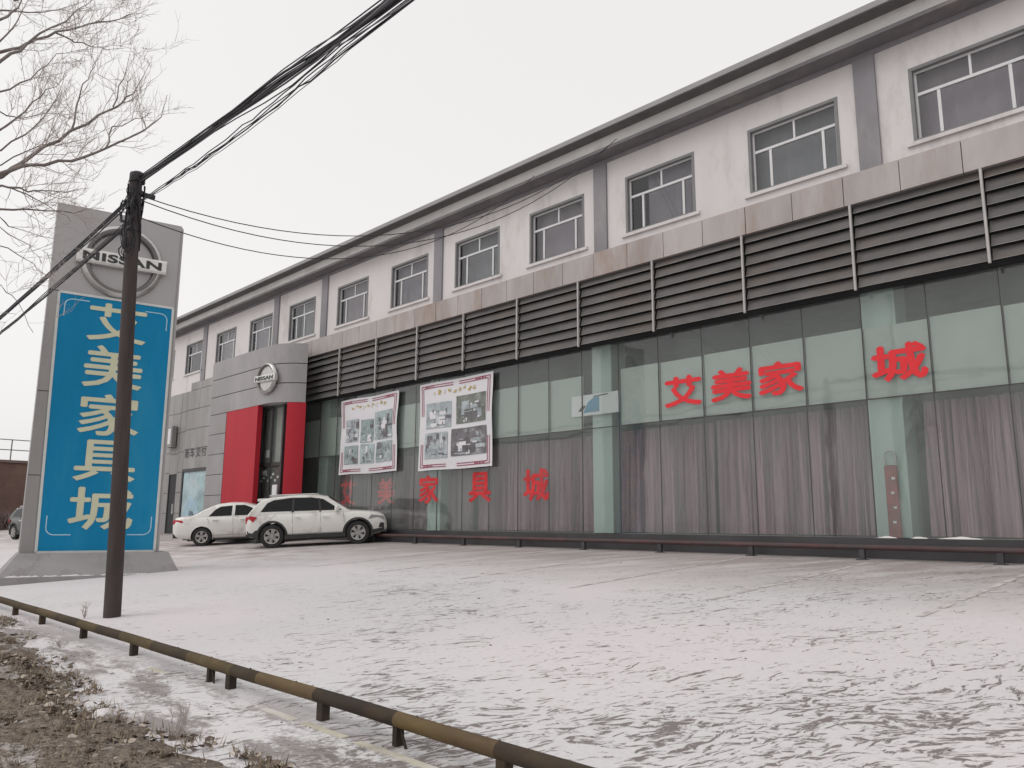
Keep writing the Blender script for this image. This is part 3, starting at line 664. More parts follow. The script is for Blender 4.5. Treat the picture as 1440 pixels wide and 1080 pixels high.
# ------------------------------------------------------------------ posters
M['pic_tint'] = []
for i, c_ in enumerate([(.30, .36, .37), (.16, .17, .15), (.24, .30, .30), (.13, .12, .13), (.34, .38, .40)]):
    M['pic%d' % i] = mat('picture_print', c_, .5, var=.5, vscale=2.6, dirt_or_shade=(.50, .54, .55), dirt_or_shade_amt=.3, dirt_or_shade_scale=2.2)
def poster(x0, x1, z0, z1, label, pics, seed, wav):
    y = 15.86; r = random.Random(seed)
    t = empty('poster', ((x0+x1)/2, y, z0), 0, label, 'poster', 'white picture posters on the shop glass')
    hw, h = (x1-x0)/2, z1-z0
    n, k = 24, 20
    def P(u, v_, dy=0):       # u 0..1 across, v 0..1 up; gently buckled sheet, uneven edge
        buck = wav*(math.sin(u*9+v_*3)*.5+math.sin(v_*11+u*4)*.5)*(1-.5*abs(2*v_-1))
        ex = wav*.9*math.sin(v_*7+1)*(u*2-1)
        return (-hw+2*hw*u+ex, buck-dy, h*v_+wav*.5*math.sin(u*8))
    s = MB()
    for i in range(n):
        for j in range(k):
            s.quad(P(i/n, j/k), P((i+1)/n, j/k), P((i+1)/n, (j+1)/k), P(i/n, (j+1)/k))
    def patch(mb, u0, v0, u1, v1, m=0, dy=.012):
        nu = max(1, int((u1-u0)*n)); nv = max(1, int((v1-v0)*k))
        for i in range(nu):
            for j in range(nv):
                a, b_ = u0+(u1-u0)*i/nu, u0+(u1-u0)*(i+1)/nu; c_, d = v0+(v1-v0)*j/nv, v0+(v1-v0)*(j+1)/nv
                mb.quad(P(a, c_, dy), P(b_, c_, dy), P(b_, d, dy), P(a, d, dy), m)
    def bpatch(mb, *a, dy=.012): patch(s, *a, 1, dy)
    bo = None
    for a in (.03, .055):
        bpatch(bo, a, a, .40, a+.009); bpatch(bo, .55, a, 1-a, a+.009); bpatch(bo, a, 1-a-.009, .48, 1-a); bpatch(bo, .56, 1-a-.009, 1-a, 1-a)
        bpatch(bo, a, a+.01, a+.008, .30); bpatch(bo, 1-a-.008, a+.01, 1-a, .33); bpatch(bo, a, .62, a+.008, 1-a-.01); bpatch(bo, 1-a-.008, .58, 1-a, 1-a-.01)
    for q in range(14):
        uu = .08 + .02*(q % 7) if q < 7 else .78+.02*(q % 7)
        for vv in (.035, .945):
            hh = r.choice((.018, .026)); bpatch(bo, uu, vv, uu+r.choice((.006, .013)), vv+hh, dy=.014)
    go = None
    for q in range(9):
        u = .2+.068*q; v_ = .845+r.uniform(-.008, .008)
        for s_ in range(4):
            a = u+r.uniform(0, .035); c_ = v_+r.uniform(0, .045); patch(s, a, c_, a+r.choice((.008, .03)), c_+r.choice((.007, .02)), 2, .014+.001*s_)
    s.build('sheet', [M['paper'], M['border_red'], M['gold']], t)
    for (u0, v0, u1, v1, mi, sub) in pics:
        pm_ = MB(); patch(pm_, u0, v0, u1, v1, 0, .014)
        for q in range(sub*3):
            a = u0+(u1-u0)*r.uniform(.04, .8); c_ = v0+(v1-v0)*r.uniform(.04, .75)**1.4
            patch(pm_, a, c_, min(u1, a+(u1-u0)*r.choice((.03, .05, .12, .26))), min(v1, c_+(v1-v0)*r.choice((.03, .06, .14, .3))), r.choice((1, 1, 2, 3)), .016+.0003*q)
        pm_.build('picture', [M['pic%d' % mi], M['pic3'], M['pic4'], M['paper']], t)
poster(-25.52, -21.95, 3.34, 6.1, 'white furniture poster nearer the entrance, with three small pictures in its lower row',
       [(.10, .42, .34, .72, 4, 9), (.38, .40, .60, .70, 2, 7), (.62, .42, .92, .78, 0, 10), (.09, .13, .35, .37, 2, 6), (.39, .13, .63, .38, 0, 7), (.66, .13, .92, .39, 2, 7)], 11, .03)
poster(-20.72, -17.18, 3.28, 6.13, 'white furniture poster farther from the entrance, with two pictures in its lower row',
       [(.10, .47, .46, .76, 4, 9), (.53, .49, .92, .80, 1, 8), (.09, .13, .42, .42, 4, 9), (.47, .14, .93, .44, 3, 12)], 12, .018)
# small car sticker sheet on the glass
b = MB(); b.box(-14.18, 16.03, 4.47, -12.52, 16.04, 5.03); stp = b.build('sticker_sheet', M['paper'], None)
tag(stp, 'small white sheet with a blue car door print, left of the big red characters', 'poster')
b = MB(); yy = 16.025
b.poly([(-13.95, yy, 4.6), (-13.78, yy, 4.6), (-13.66, yy, 4.74), (-13.78, yy, 4.76)], 1)
b.poly([(-13.75, yy, 4.55), (-13.2, yy, 4.55), (-13.2, yy, 4.95), (-13.38, yy, 4.95), (-13.6, yy, 4.82)], 0)
b.poly([(-13.4, yy-.003, 4.98), (-12.9, yy-.003, 5.0), (-12.9, yy-.003, 4.97), (-13.4, yy-.003, 4.95)], 1)
b.build('picture', [mat('sticker_blue', (.05, .22, .36), .4), M['letter_black']], stp)
# folding red board with a hoop handle behind the glass
rs = empty('sign_board', (-5.93, 16.06, 1.16), 0, 'narrow red sign board with hoop handle standing at the pale column', 'sign board')
b = MB(); b.cbox(-.12, -.02, .23, .12, .02, 1.62, .015); b.build('panel', mat('board_red', (.26, .045, .045), .6, var=.5, vscale=4, dirt_or_shade=(.14, .05, .05), dirt_or_shade_amt=.6, dirt_or_shade_scale=5), rs)
hp = [(-.10, 0, 1.6)] + [(-.11*math.cos(PI*k/8), 0, 1.78+.13*math.sin(PI*k/8)) for k in range(9)] + [(.10, 0, 1.6)]
b = MB(); b.tube(hp, .018, 8); b.build('handle', M['alloy'], rs, smooth=True)
b = MB()
for k in range(4): b.box(-.02+.03*(k % 2), -.026, .5+.28*k, .04+.03*(k % 2), -.021, .545+.28*k)
b.build('patch', M['paper'], rs)

for k, (x, l_, lb) in enumerate(((-6.25, .38, 'thin snow ridge on the plinth left of the red sign board'), (-5.15, .75, 'longest thin snow ridge on the plinth, under the rightmost curtain'), (-5.62, .3, 'short snow ridge on the plinth at the pale column with the red sign board'))):
    b = MB(); n_ = 8
    b.rings([[(x+l_*i_/n_, 15.90, 1.381), (x+l_*i_/n_, 15.985, 1.381), (x+l_*i_/n_, 15.975, 1.385+.045*math.sin(PI*i_/n_)*rnd.uniform(.6, 1))] for i_ in range(n_+1)])
    tag(b.build('snow_ridge', M['snow_lump']), lb, 'snow ridge', 'snow ridges on the shopfront plinth')
# ------------------------------------------------------------------ wheel stop rail along the shopfront
ws = empty('wheel_stop_rail', (-10, 15.35, gz(15.35)), 0, 'long dark tube rail on short feet along the foot of the shopfront', 'rail')
b = MB(); b.tube([(x, 0, .23) for x in range(-13, 17, 2)], .05, 10); b.build('rail', mat('rail_dark', (.075, .035, .035), .6, var=.4, vscale=1.5, dirt_or_shade=(.04, .04, .04), dirt_or_shade_amt=.5), ws, smooth=True)
for k in range(13):
    x = -12.4+2.3*k; b = MB(); b.box(x-.05, -.04, -.02, x+.05, .04, .19); b.box(x-.1, -.08, -.02, x+.1, .08, .012); b.build('leg', M['plinth'], ws)

# ------------------------------------------------------------------ black and yellow pipe barrier in the foreground
M['pipe_yellow'] = mat('pipe_yellow', (.155, .108, .045), .65, var=.25, vscale=3, dirt_or_shade=(.085, .055, .035), dirt_or_shade_amt=.8, dirt_or_shade_scale=2.5, stretch=(.4, 1, 1), spec=.2)
M['pipe_black'] = mat('pipe_black', (.046, .037, .030), .85, var=.3, vscale=3, dirt_or_shade=(.085, .058, .036), dirt_or_shade_amt=.5, dirt_or_shade_scale=2.5, stretch=(.4, 1, 1), spec=.15)
M['pipe_brown'] = mat('pipe_brown', (.060, .046, .033), .85, var=.3, vscale=3, dirt_or_shade=(.10, .07, .04), dirt_or_shade_amt=.5, dirt_or_shade_scale=2.5, stretch=(.4, 1, 1), spec=.15)
M['pipe_olive'] = mat('pipe_olive', (.105, .078, .042), .8, var=.3, vscale=3, dirt_or_shade=(.06, .045, .03), dirt_or_shade_amt=.7, dirt_or_shade_scale=2.5, stretch=(.4, 1, 1), spec=.15)
PYB = 3.22
pb = empty('pipe_barrier', (-10, PYB, gz(PYB)), 0, 'low rusty pipe barrier banded yellow and black along the verge', 'barrier')
k = 0; x = 3.0
bands = [x_ for x_ in (-1.35, -2.40, -3.40, -4.35, -5.34, -6.22, -6.69, -7.6, -8.5, -9.4, -10.2)] 
edges_ = [2.4, 1.4, .5, -.4] + bands + [-10.9-.93*q for q in range(22)]
for k in range(len(edges_)-1):
    r_, l_ = edges_[k], edges_[k+1]
    n = 4; jj = lambda xx: .006*mnoise.noise(Vector((xx*.7, 0, 0)))
    pts = [(l_+(r_-l_)*i/n+10, jj(l_+(r_-l_)*i/n),   .155+jj(l_+(r_-l_)*i/n+40)) for i in range(n+1)]
    b = MB(); b.tube(pts, .049, 14); b.build('pipe_band', M['pipe_brown'] if l_ < -6.6 and k % 2 else M['pipe_black'] if k % 2 else M['pipe_olive'] if l_ < -6.6 else M['pipe_yellow'], pb, smooth=True, auto=40)
for x in [-3.36, -5.25, -6.74, -9.05, -10.75, -12.56, -14.02, -16.3, -18.2, -20.1, -1.3, .6]:
    b = MB(); b.cbox(x+10-.04, -.035, -.02, x+10+.04, .035, .125, .006); b.build('leg', M['pipe_black'], pb)
for x in (-7.14, -4.34, -1.9):
    b = MB(); b.box(x+10-.025, -.03, -.02, x+10+.02, .03, .12); b.tube([(x+10+.02, 0, .11), (x+10+.09, -.01, .01), (x+10+.10, -.01, -.01)], .010, 6); b.build('bracket', M['pipe_black'], pb)
b = MB()
for q in range(9): b.tube([(-3.4-.75*q+10, 0, .20), (-3.4-.75*q+10, 0, .211)], .007, 6)
b.build('bolt', M['clod'], pb)
b = MB()
for x_, l_ in ((-5.9, .5), (-5.3, .55), (-4.6, .9), (-3.6, .7), (-8.2, .4)):
    b.box(x_+10, -.16, .0, x_+10+l_, -.10, .012)
o = b.build('paving_edge', mat('paving_edge', (.48, .45, .37), .9, var=.25, vscale=3, dirt_or_shade=(.66, .63, .62), dirt_or_shade_amt=.5, dirt_or_shade_scale=2)); o.location = (-10, PYB, gz(PYB)-.014); tag(o, kind='structure')

# ------------------------------------------------------------------ pylon sign
PL = Vector((-20.1, 4.55, 0)); PU = Vector((.19, .982, 0)).normalized(); PN = Vector((PU.y, -PU.x, 0))
pyl = empty('pylon_sign', PL + PU*1.4 + Vector((0, 0, .35)), 0, 'tall grey pylon sign with silver ring emblem and blue panel of big characters', 'pylon sign')
PMx = plane_M(PL - pyl.location, PU, (0, 0, 1))         # local: x along face, y up (world z), z out of face
def pbox(mb, u0, v0, u1, v1, d0, d1, m=0, c=0):
    mb.box(u0, v0, d0, u1, v1, d1, m, PMx)
WID = 2.80
b = MB()
tl = [(0.0, .88), (0.0, 9.01), (WID-.06, 9.01), (WID, 8.93), (WID+.04, .88)]
b.rings([[(u, v_, -.55) for u, v_ in tl], [(u, v_, 0) for u, v_ in tl]], 0, PMx)
b.build('slab', M['sign_grey'], pyl)
b = MB()
b.rings([[(.02, .9, 0), (.26, .9, 0), (.20, 6.9, 0), (.003, 6.9, 0)], [(.02, .9, .02), (.26, .9, .02), (.20, 6.9, .02), (.003, 6.9, .02)]], 0, PMx)
b.build('edge_strip', M['sign_trim'], pyl)
b = MB(); b.rings([[(2.745, .9, 0), (2.80, .9, 0), (2.76, 8.9, 0), (2.735, 8.9, 0)], [(2.745, .9, .012), (2.80, .9, .012), (2.76, 8.9, .012), (2.735, 8.9, .012)]], 0, PMx)
b.build('edge_strip', M['sign_trim'], pyl)
bp_ = [(.32, .92), (2.73, .92), (2.70, 6.84), (.22, 6.86)]
b = MB(); b.rings([[(u, v_, .003) for u, v_ in bp_], [(u, v_, .03) for u, v_ in bp_]], 0, PMx); b.build('blue_panel', M['sign_blue'], pyl)
b = MB()
for (a, c_) in (((.32, .92), (.22, 6.86)), ((2.73, .92), (2.70, 6.84)), ((.22, 6.86), (2.70, 6.84)), ((.32, .92), (2.73, .92))):
    dx, dy = c_[0]-a[0], c_[1]-a[1]; ln = math.hypot(dx, dy); nx_, ny_ = -dy/ln*.028, dx/ln*.028
    q = [(a[0]-nx_, a[1]-ny_), (c_[0]-nx_, c_[1]-ny_), (c_[0]+nx_, c_[1]+ny_), (a[0]+nx_, a[1]+ny_)]
    b.rings([[(u, v_, .02) for u, v_ in q], [(u, v_, .042) for u, v_ in q]], 0, PMx)
b.build('panel_frame', M['sign_edge'], pyl)
b = MB()
def corner(cx, cy, sx1, sy1):
    R_ = .16; pts = [(cx, cy+sy1*.42)] + [(cx+sx1*(R_-R_*math.cos(t)), cy+sy1*(R_-R_*math.sin(t))) for t in [PI/2*k/6 for k in range(7)]] + [(cx+sx1*.5, cy)]
    for (u0, v0), (u1, v1) in zip(pts, pts[1:]):
        dx, dy = u1-u0, v1-v0; ln = math.hypot(dx, dy) or 1; nx_, ny_ = -dy/ln*.011, dx/ln*.011
        b.quad(*[PMx @ Vector((u, v_, .036)) for u, v_ in ((u0-nx_, v0-ny_), (u1-nx_, v1-ny_), (u1+nx_, v1+ny_), (u0+nx_, v0+ny_))])
corner(.36, 6.72, 1, -1); corner(2.58, 6.66, -1, -1); corner(.46, 1.30, 1, 1); corner(2.61, 1.30, -1, 1)
b.build('corner_line', M['sign_line'], pyl)
for ch, (zc, ht, wd, uc) in zip('艾美家具城', ((6.27, .90, 1.24, 1.50), (5.20, .98, 1.24, 1.50), (4.06, .95, 1.26, 1.51), (2.99, .92, 1.26, 1.52), (1.90, .95, 1.30, 1.53))):
    vs, fs = glyphs(ch, wd, ht, 0); l = MB()
    for q, (du, dv) in enumerate(((0, 0), (.022, 0), (-.022, 0), (0, .015), (0, -.015))): l.add([v_+Vector((uc+du, zc+dv, .034+.0015*q)) for v_ in vs], fs, 0, PMx)
    l.build('lettering', M['sign_text'], pyl)
emblem(pyl, PMx @ Matrix.Translation((1.47, 7.80, 0)), .92, .14, 1.98, .34, False)
# concrete footing: sloped plinth on a slab
f_ = MB(); q0 = [(-.30, .43), (3.15, .43)]
f_.rings([[(-.36, .43, .62), (3.22, .43, .62), (3.22, .43, -1.3), (-.36, .43, -1.3)], [(.0-.02, .90, .20), (3.02, .90, .20), (3.02, .90, -.8), (-.02, .90, -.8)]], 0, PMx)
f_.rings([[(-.42, .0, .68), (3.28, .0, .68), (3.28, .0, -1.4), (-.42, .0, -1.4)], [(-.42, .43, .68), (3.28, .43, .68), (3.28, .43, -1.4), (-.42, .43, -1.4)]], 0, PMx)
f_.build('footing', M['concrete'], pyl)
for q in range(9):
    u = -.34+.37*q+.12*rnd.random(); l_ = rnd.uniform(.10, .36) if q % 3 else .45; sn = MB(); n_ = 7; hh = [rnd.uniform(.008, .035)*(0 if i_ in (0, n_) else 1)+.002 for i_ in range(n_+1)]
    sn.rings([[(u+l_*i_/n_, .622, 0), (u+l_*i_/n_, .63+.045*math.sin(PI*i_/n_)+rnd.uniform(0, .01), 0), (u+l_*i_/n_, .622, hh[i_])] for i_ in range(n_+1)])
    sn.v = [tuple(PMx @ Vector((x_, .43+z_, y_))) for x_, y_, z_ in sn.v]; sn.build('snow_crust', M['snow_lump'], pyl)
for v_ in (2.6, 4.5, 6.87):
    b = MB(); b.box(.012, v_, .0205, .25, v_+.02, .024, 0, PMx); b.build('panel_seam', M['seam'], pyl)
# ------------------------------------------------------------------ utility pole and its wires
POLE = Vector((-12.34, 3.95, gz(3.95)))
up = empty('utility_pole', POLE, 0, 'dark tarred utility pole standing in the snow in front of the pylon sign', 'utility pole')
b = MB(); pts = []; rr = []
for k in range(15):
    t = k/14; z = -.1+6.8*t; pts.append((.012*math.sin(t*5)-.05*t, .012*math.cos(t*4)+.09-.2*t, z)); rr.append(.118-.026*t)
b.tube(pts, rr, 18); b.build('pole', M['pole'], up, smooth=True, auto=60)
UPX, UPY = -.05, -.10
b = MB(); b.tube([(UPX, UPY, 6.55), (UPX, UPY, 6.68), (UPX, UPY, 6.72)], [.115, .115, .07], 14); b.build('cap', M['cable'], up, smooth=True)
for z in (6.35, 6.1, 5.75): b = MB(); b.tube([(UPX, UPY, z), (UPX, UPY, z+.06)], .11, 14); b.build('clamp', M['cable'], up, smooth=True)
b = MB(); b.box(-.14, -.2, 6.38, -.08, .2, 6.44); b.build('bracket', M['cable'], up)
def coil(cx, cz, R_, seed, n=26):
    r = random.Random(seed); pts = []
    ax = r.uniform(0, PI); rl = R_
    for k in range(n+1):
        a = 2*PI*k/n*1.7 + seed
        pts.append((cx-.05+rl*math.cos(a)*.8*math.cos(ax), -.18+rl*math.cos(a)*.5*math.sin(ax)+r.uniform(-.02, .02), cz+rl*math.sin(a)*1.2+r.uniform(-.03, .03)))
    return pts
b = MB()
for k in range(16):
    sx1 = rnd.choice((-1, 1, 1)); b.tube(coil(sx1*rnd.uniform(.03, .17), rnd.uniform(5.3, 6.5), rnd.uniform(.07, .20), k), rnd.uniform(.005, .010), 5)
for k in range(10):
    a = rnd.uniform(0, 6.28); b.tube([(-.05+.118*math.cos(a+j*.25), -.10+.118*math.sin(a+j*.25), 6.5-.13*j) for j in range(9)], .012, 6)
b.build('cable_coil', M['cable'], up)
def wire(name, pts, r, mt, label=None, parent=None, cat='cable', group=None):
    b = MB(); b.tube(pts, r, 6); o = b.build(name, M[mt], parent, smooth=True)
    if label: tag(o, label, cat, group)
    return o
def sagline(a, b_, sag, n=40, wob=0, seed=0):
    a, b_ = Vector(a), Vector(b_); out = []
    for i in range(n+1):
        t = i/n; p = a.lerp(b_, t) - Vector((0, 0, 4*sag*t*(1-t)))
        if wob: p += Vector((0, mnoise.noise(Vector((t*14, seed, 0)))*wob, mnoise.noise(Vector((t*14, seed, 5)))*wob))*min(1, 8*t)
        out.append(p)
    return out
PT = POLE.z
# heavy bundle to the next pole on the right (over the viewer) and to the left; each span one lashed bundle
br = MB(); NB = 12
MAIN = lambda x, z0=6.84, z1=6.95, sg=.64: z0+(z1-z0)*((x+12.24)/39.84) - 4*sg*((x+12.24)/39.84)*(1-(x+12.24)/39.84)
for k in range(NB):
    a = (POLE.x-.02, 3.86+rnd.uniform(-.05, .05), 6.84+rnd.uniform(-.04, .04)); rr_ = rnd.choice((.006, .008, .011, .015))
    br.tube(sagline(a, (27.6, 3.95+rnd.uniform(-.06, .06), 6.95+rnd.uniform(-.05, .05)), .64+rnd.uniform(-.05, .06), 60, .13, k), rr_, 6, 0 if k % 5 else 1)
br.tube(sagline((POLE.x-.02, 3.86, 6.86), (27.6, 3.95, 7.05), .52, 60), .008, 6, 0)
tag(br.build('cable_bundle', [M['cable'], M['cable_grey']], smooth=True), 'thick black cable bundle rising from the pole top to the upper edge', 'cable', 'overhead cables')
b2 = MB()
for k in range(5):
    a = (POLE.x-.02, 3.84+rnd.uniform(-.03, .03), 6.42+rnd.uniform(-.02, .02))
    p = sagline(a, (-6.6, 3.95+rnd.uniform(-.05, .05), 6.47+rnd.uniform(-.05, .04)), .10+rnd.uniform(-.05, .03), 24, .035, k+30)
    dz_ = rnd.uniform(-.05, .02); q0_ = p[-1]; p += [Vector((x_, q0_.y, MAIN(x_) + dz_ + (q0_.z-MAIN(q0_.x)-dz_)*max(0, 1-(x_-q0_.x)/2))) for x_ in [-6.6+34.2*i_/40 for i_ in range(1, 41)]]
    b2.tube(p, rnd.choice((.005, .007, .009)), 6, 1 if k == 2 else 0)
tag(b2.build('cable_bundle', [M['cable'], M['cable_grey']], smooth=True), 'thinner loose cables just below the thick bundle right of the pole', 'cable', 'overhead cables')
b3 = MB()
for k in range(7):
    b3.tube(sagline((POLE.x-.08, 3.86+rnd.uniform(-.05, .05), 6.62+rnd.uniform(-.05, .05)), (-52.3, 3.95, 7.0), .62+rnd.uniform(-.02, .03), 40, .03, k+50), rnd.choice((.008, .011, .016)), 6, 1 if k == 3 else 0)
tag(b3.build('cable_bundle', [M['cable'], M['cable_grey']], smooth=True), 'upper of the two cable bundles slanting down left of the pole', 'cable', 'overhead cables')
b4 = MB()
for k in range(5):
    b4.tube(sagline((POLE.x-.08, 3.86+rnd.uniform(-.03, .03), 6.22+rnd.uniform(-.04, .04)), (-52.3, 3.95, 6.5), .60+rnd.uniform(-.02, .03), 40, .03, k+70), rnd.choice((.009, .014)), 6)
tag(b4.build('cable_bundle', [M['cable'], M['cable_grey']], smooth=True), 'lower of the two cable bundles slanting down left of the pole', 'cable', 'overhead cables')
for k, (z0, end, sg, lb) in enumerate((
    (6.60, (-11.98, 15.4, 11.6), 1.5, 'upper thin drop wire from the pole to the cornice'), (6.53, (-12.1, 15.4, 11.56), 1.65, 'middle thin drop wire from the pole to the cornice'),
    (6.25, (-15.0, 15.4, 11.55), 1.45, 'lowest thin drop wire from the pole to the roof edge'))):
    wire('drop_wire', sagline((POLE.x-.03, 3.92, z0), end, sg, 30), .009, 'cable', lb, None, 'wire', 'drop wires to the store roof')

# ------------------------------------------------------------------ bare tree
tr = empty('bare_tree', (-11.2, .55, gz(.5)), 0, 'bare leafless tree reaching in at the upper left over the verge', 'tree')
TB = Vector((-11.2, .55, 0.05))
trunk = [TB+Vector((0, 0, -.1)), TB+Vector((.03, .02, 1.5)), TB+Vector((-.05, .05, 3.0)), TB+Vector((.02, .0, 4.6)), TB+Vector((-.06, .03, 6.5)), TB+Vector((0, .05, 8.6)), TB+Vector((.1, 0, 11))]
def rel(p): return Vector(p) - tr.location
b = MB(); b.tube([rel(p) for p in trunk], [.19, .16, .145, .13, .105, .07, .03], 14); b.build('trunk', M['bark'], tr, smooth=True, auto=60)
BR = [  # main limbs as seen in the photo: (picture points), start radius
 ([(0, 74), (40, 60), (78, 46), (126, 33), (167, 26), (207, 11)], .028, 10.2), ([(0, 86), (40, 62), (90, 30), (140, -10)], .030, 9.6),
 ([(78, 46), (100, 55), (122, 63), (150, 68), (174, 67)], .012, 10.6), ([(0, 30), (25, 8), (50, -20)], .026, 9.4), ([(0, 60), (22, 30), (45, -6)], .020, 10),
 ([(0, 248), (44, 219), (100, 185), (159, 150), (189, 131), (213, 89)], .034, 10.0), ([(0, 244), (44, 233), (100, 224), (148, 209), (204, 185), (226, 163), (235, 133)], .030, 9.7),
 ([(100, 185), (110, 145), (117, 118), (135, 95), (141, 70)], .013, 10.4), ([(0, 185), (33, 155), (67, 126), (95, 108)], .022, 10.5),
 ([(0, 261), (37, 268), (74, 270), (126, 265)], .020, 9.5), ([(0, 292), (48, 294), (107, 298), (144, 292)], .020, 9.8), ([(0, 259), (40, 274), (74, 293), (100, 310)], .016, 10.2),
 ([(0, 305), (22, 322), (74, 337)], .014, 9.6), ([(0, 345), (37, 363), (63, 385)], .012, 9.9), ([(159, 150), (172, 110), (184, 75)], .010, 10.4), ([(148, 209), (160, 180), (190, 168), (215, 158)], .011, 9.9),
 ([(0, 130), (40, 112), (80, 78), (120, 70)], .018, 10.9), ([(0, 210), (50, 180), (80, 140), (90, 100)], .018, 10.8), ([(0, 12), (60, 18), (120, 2)], .02, 10.3), ([(0, 160), (30, 165), (80, 160), (120, 172)], .014, 11),
 ([(0, 400), (25, 425), (45, 470)], .010, 10), ([(0, 320), (40, 345), (60, 372)], .012, 10.6), ([(0, 230), (60, 205), (110, 200), (160, 178)], .014, 11.0), ([(20, 0), (70, -12), (120, -40)], .02, 10.0),
]
mb = MB(); count = [0]
def grow(pts, rads, lvl, r):
    n = max(4, 2+int(len(pts)*.8))
    L_ = sum((pts[i+1]-pts[i]).length for i in range(len(pts)-1))
    dens = (6.0, 7.5, 6.5)[lvl]
    for q in range(int(L_*dens)+1):
        t = r.uniform(.12, 1.0)*(len(pts)-1); i = min(int(t), len(pts)-2); p = pts[i].lerp(pts[i+1], t-i)
        d = (pts[i+1]-pts[i]).normalized(); ax = d.orthogonal().normalized()
        ax.rotate(Matrix.Rotation(r.uniform(0, 2*PI), 3, d)); nd = d.copy(); nd.rotate(Matrix.Rotation(r.uniform(.45, 1.05), 3, ax))
        nd = (nd + Vector((0, 0, .22))).normalized()
        rb = (rads[i]*.5, .003, .0019)[lvl]; rb = min(rb, (.005, .003, .0019)[lvl])
        ln = (r.uniform(.25, .62), r.uniform(.15, .38), r.uniform(.07, .18))[lvl]
        pp = [p]; 
        for s_ in range(3):
            nd = (nd + Vector((r.uniform(-.22, .22), r.uniform(-.22, .22), r.uniform(-.1, .28)))).normalized(); pp.append(pp[-1]+nd*ln/3)
        mb.tube(pp, [rb, rb*.8, rb*.6, rb*.35], 3, 1, False); count[0] += 1
        if lvl < 2: grow(pp, [rb]*4, lvl+1, r)
tw = random.Random(5)
for pts, r0, rng in BR:
    P = [at_r(q, rng + .25*k*(1 if k % 2 else .6)) for k, q in enumerate(pts)]
    if pts[0][0] == 0:
        h = P[0].z - .9 - .12*abs(P[0].z-4); P = [Vector((TB.x+.02, TB.y, max(1.8, min(9.5, h)))), P[0].lerp(Vector((TB.x, TB.y, P[0].z-.5)), .45)] + P
    fine = [P[0]]
    for a, b_ in zip(P, P[1:]):
        for s_ in range(1, 4): fine.append(a.lerp(b_, s_/3)+Vector((tw.uniform(-.02, .02), tw.uniform(-.02, .02), tw.uniform(-.02, .02))))
    fine = [rel(p) for p in fine]; n = len(fine)
    rd = [max(.003, r0*1.0*(1-i/(n-1))**.8) for i in range(n)]
    mb.tube(fine, rd, 6, 0)
    st0 = 6 if pts[0][0] == 0 else 0
    grow(fine[st0:], rd[st0:], 0, tw)
mb.build('crown', [M['bark'], M['twig']], tr, smooth=True, auto=70)

# dead weeds by the pole and in the verge
def weed(x, y, h, n, seed, label):
    r = random.Random(seed); b = MB()
    for k in range(n):
        a = r.uniform(0, 6.28); l = r.uniform(.5, 1)*h; lean = r.uniform(.1, .55); p = [Vector((0, 0, 0))]
        for s_ in range(4): p.append(p[-1]+Vector((math.cos(a)*lean*l/4+r.uniform(-.02, .02), math.sin(a)*lean*l/4+r.uniform(-.02, .02), l/4)))
        b.tube(p, [.004, .0035, .003, .0025, .002], 4)
        for q in range(5):
            i = r.randint(1, 4); d = Vector((r.uniform(-1, 1), r.uniform(-1, 1), r.uniform(.2, 1))).normalized()*r.uniform(.03, .10)*h*2; b.tube([p[i], p[i]+d*.5, p[i]+d+Vector((0, 0, .01))], .002, 3)
    o = b.build('dry_weed', M['twig']); o.location = (x, y, gz(y)); tag(o, label, 'weed', 'dead weeds')
weed(-12.55, 3.75, .22, 9, 3, 'dead brittle weed growing at the foot of the utility pole')
weed(-5.65, 2.35, .22, 10, 4, 'spindly dead weed on the snowy verge right of the snow lump')
weed(-10.3, 2.85, .10, 7, 6, 'tiny dead weed poking up under the pipe barrier')
weed(-6.3, 2.15, .15, 6, 8, 'bent dead stem beside the largest snow lump')

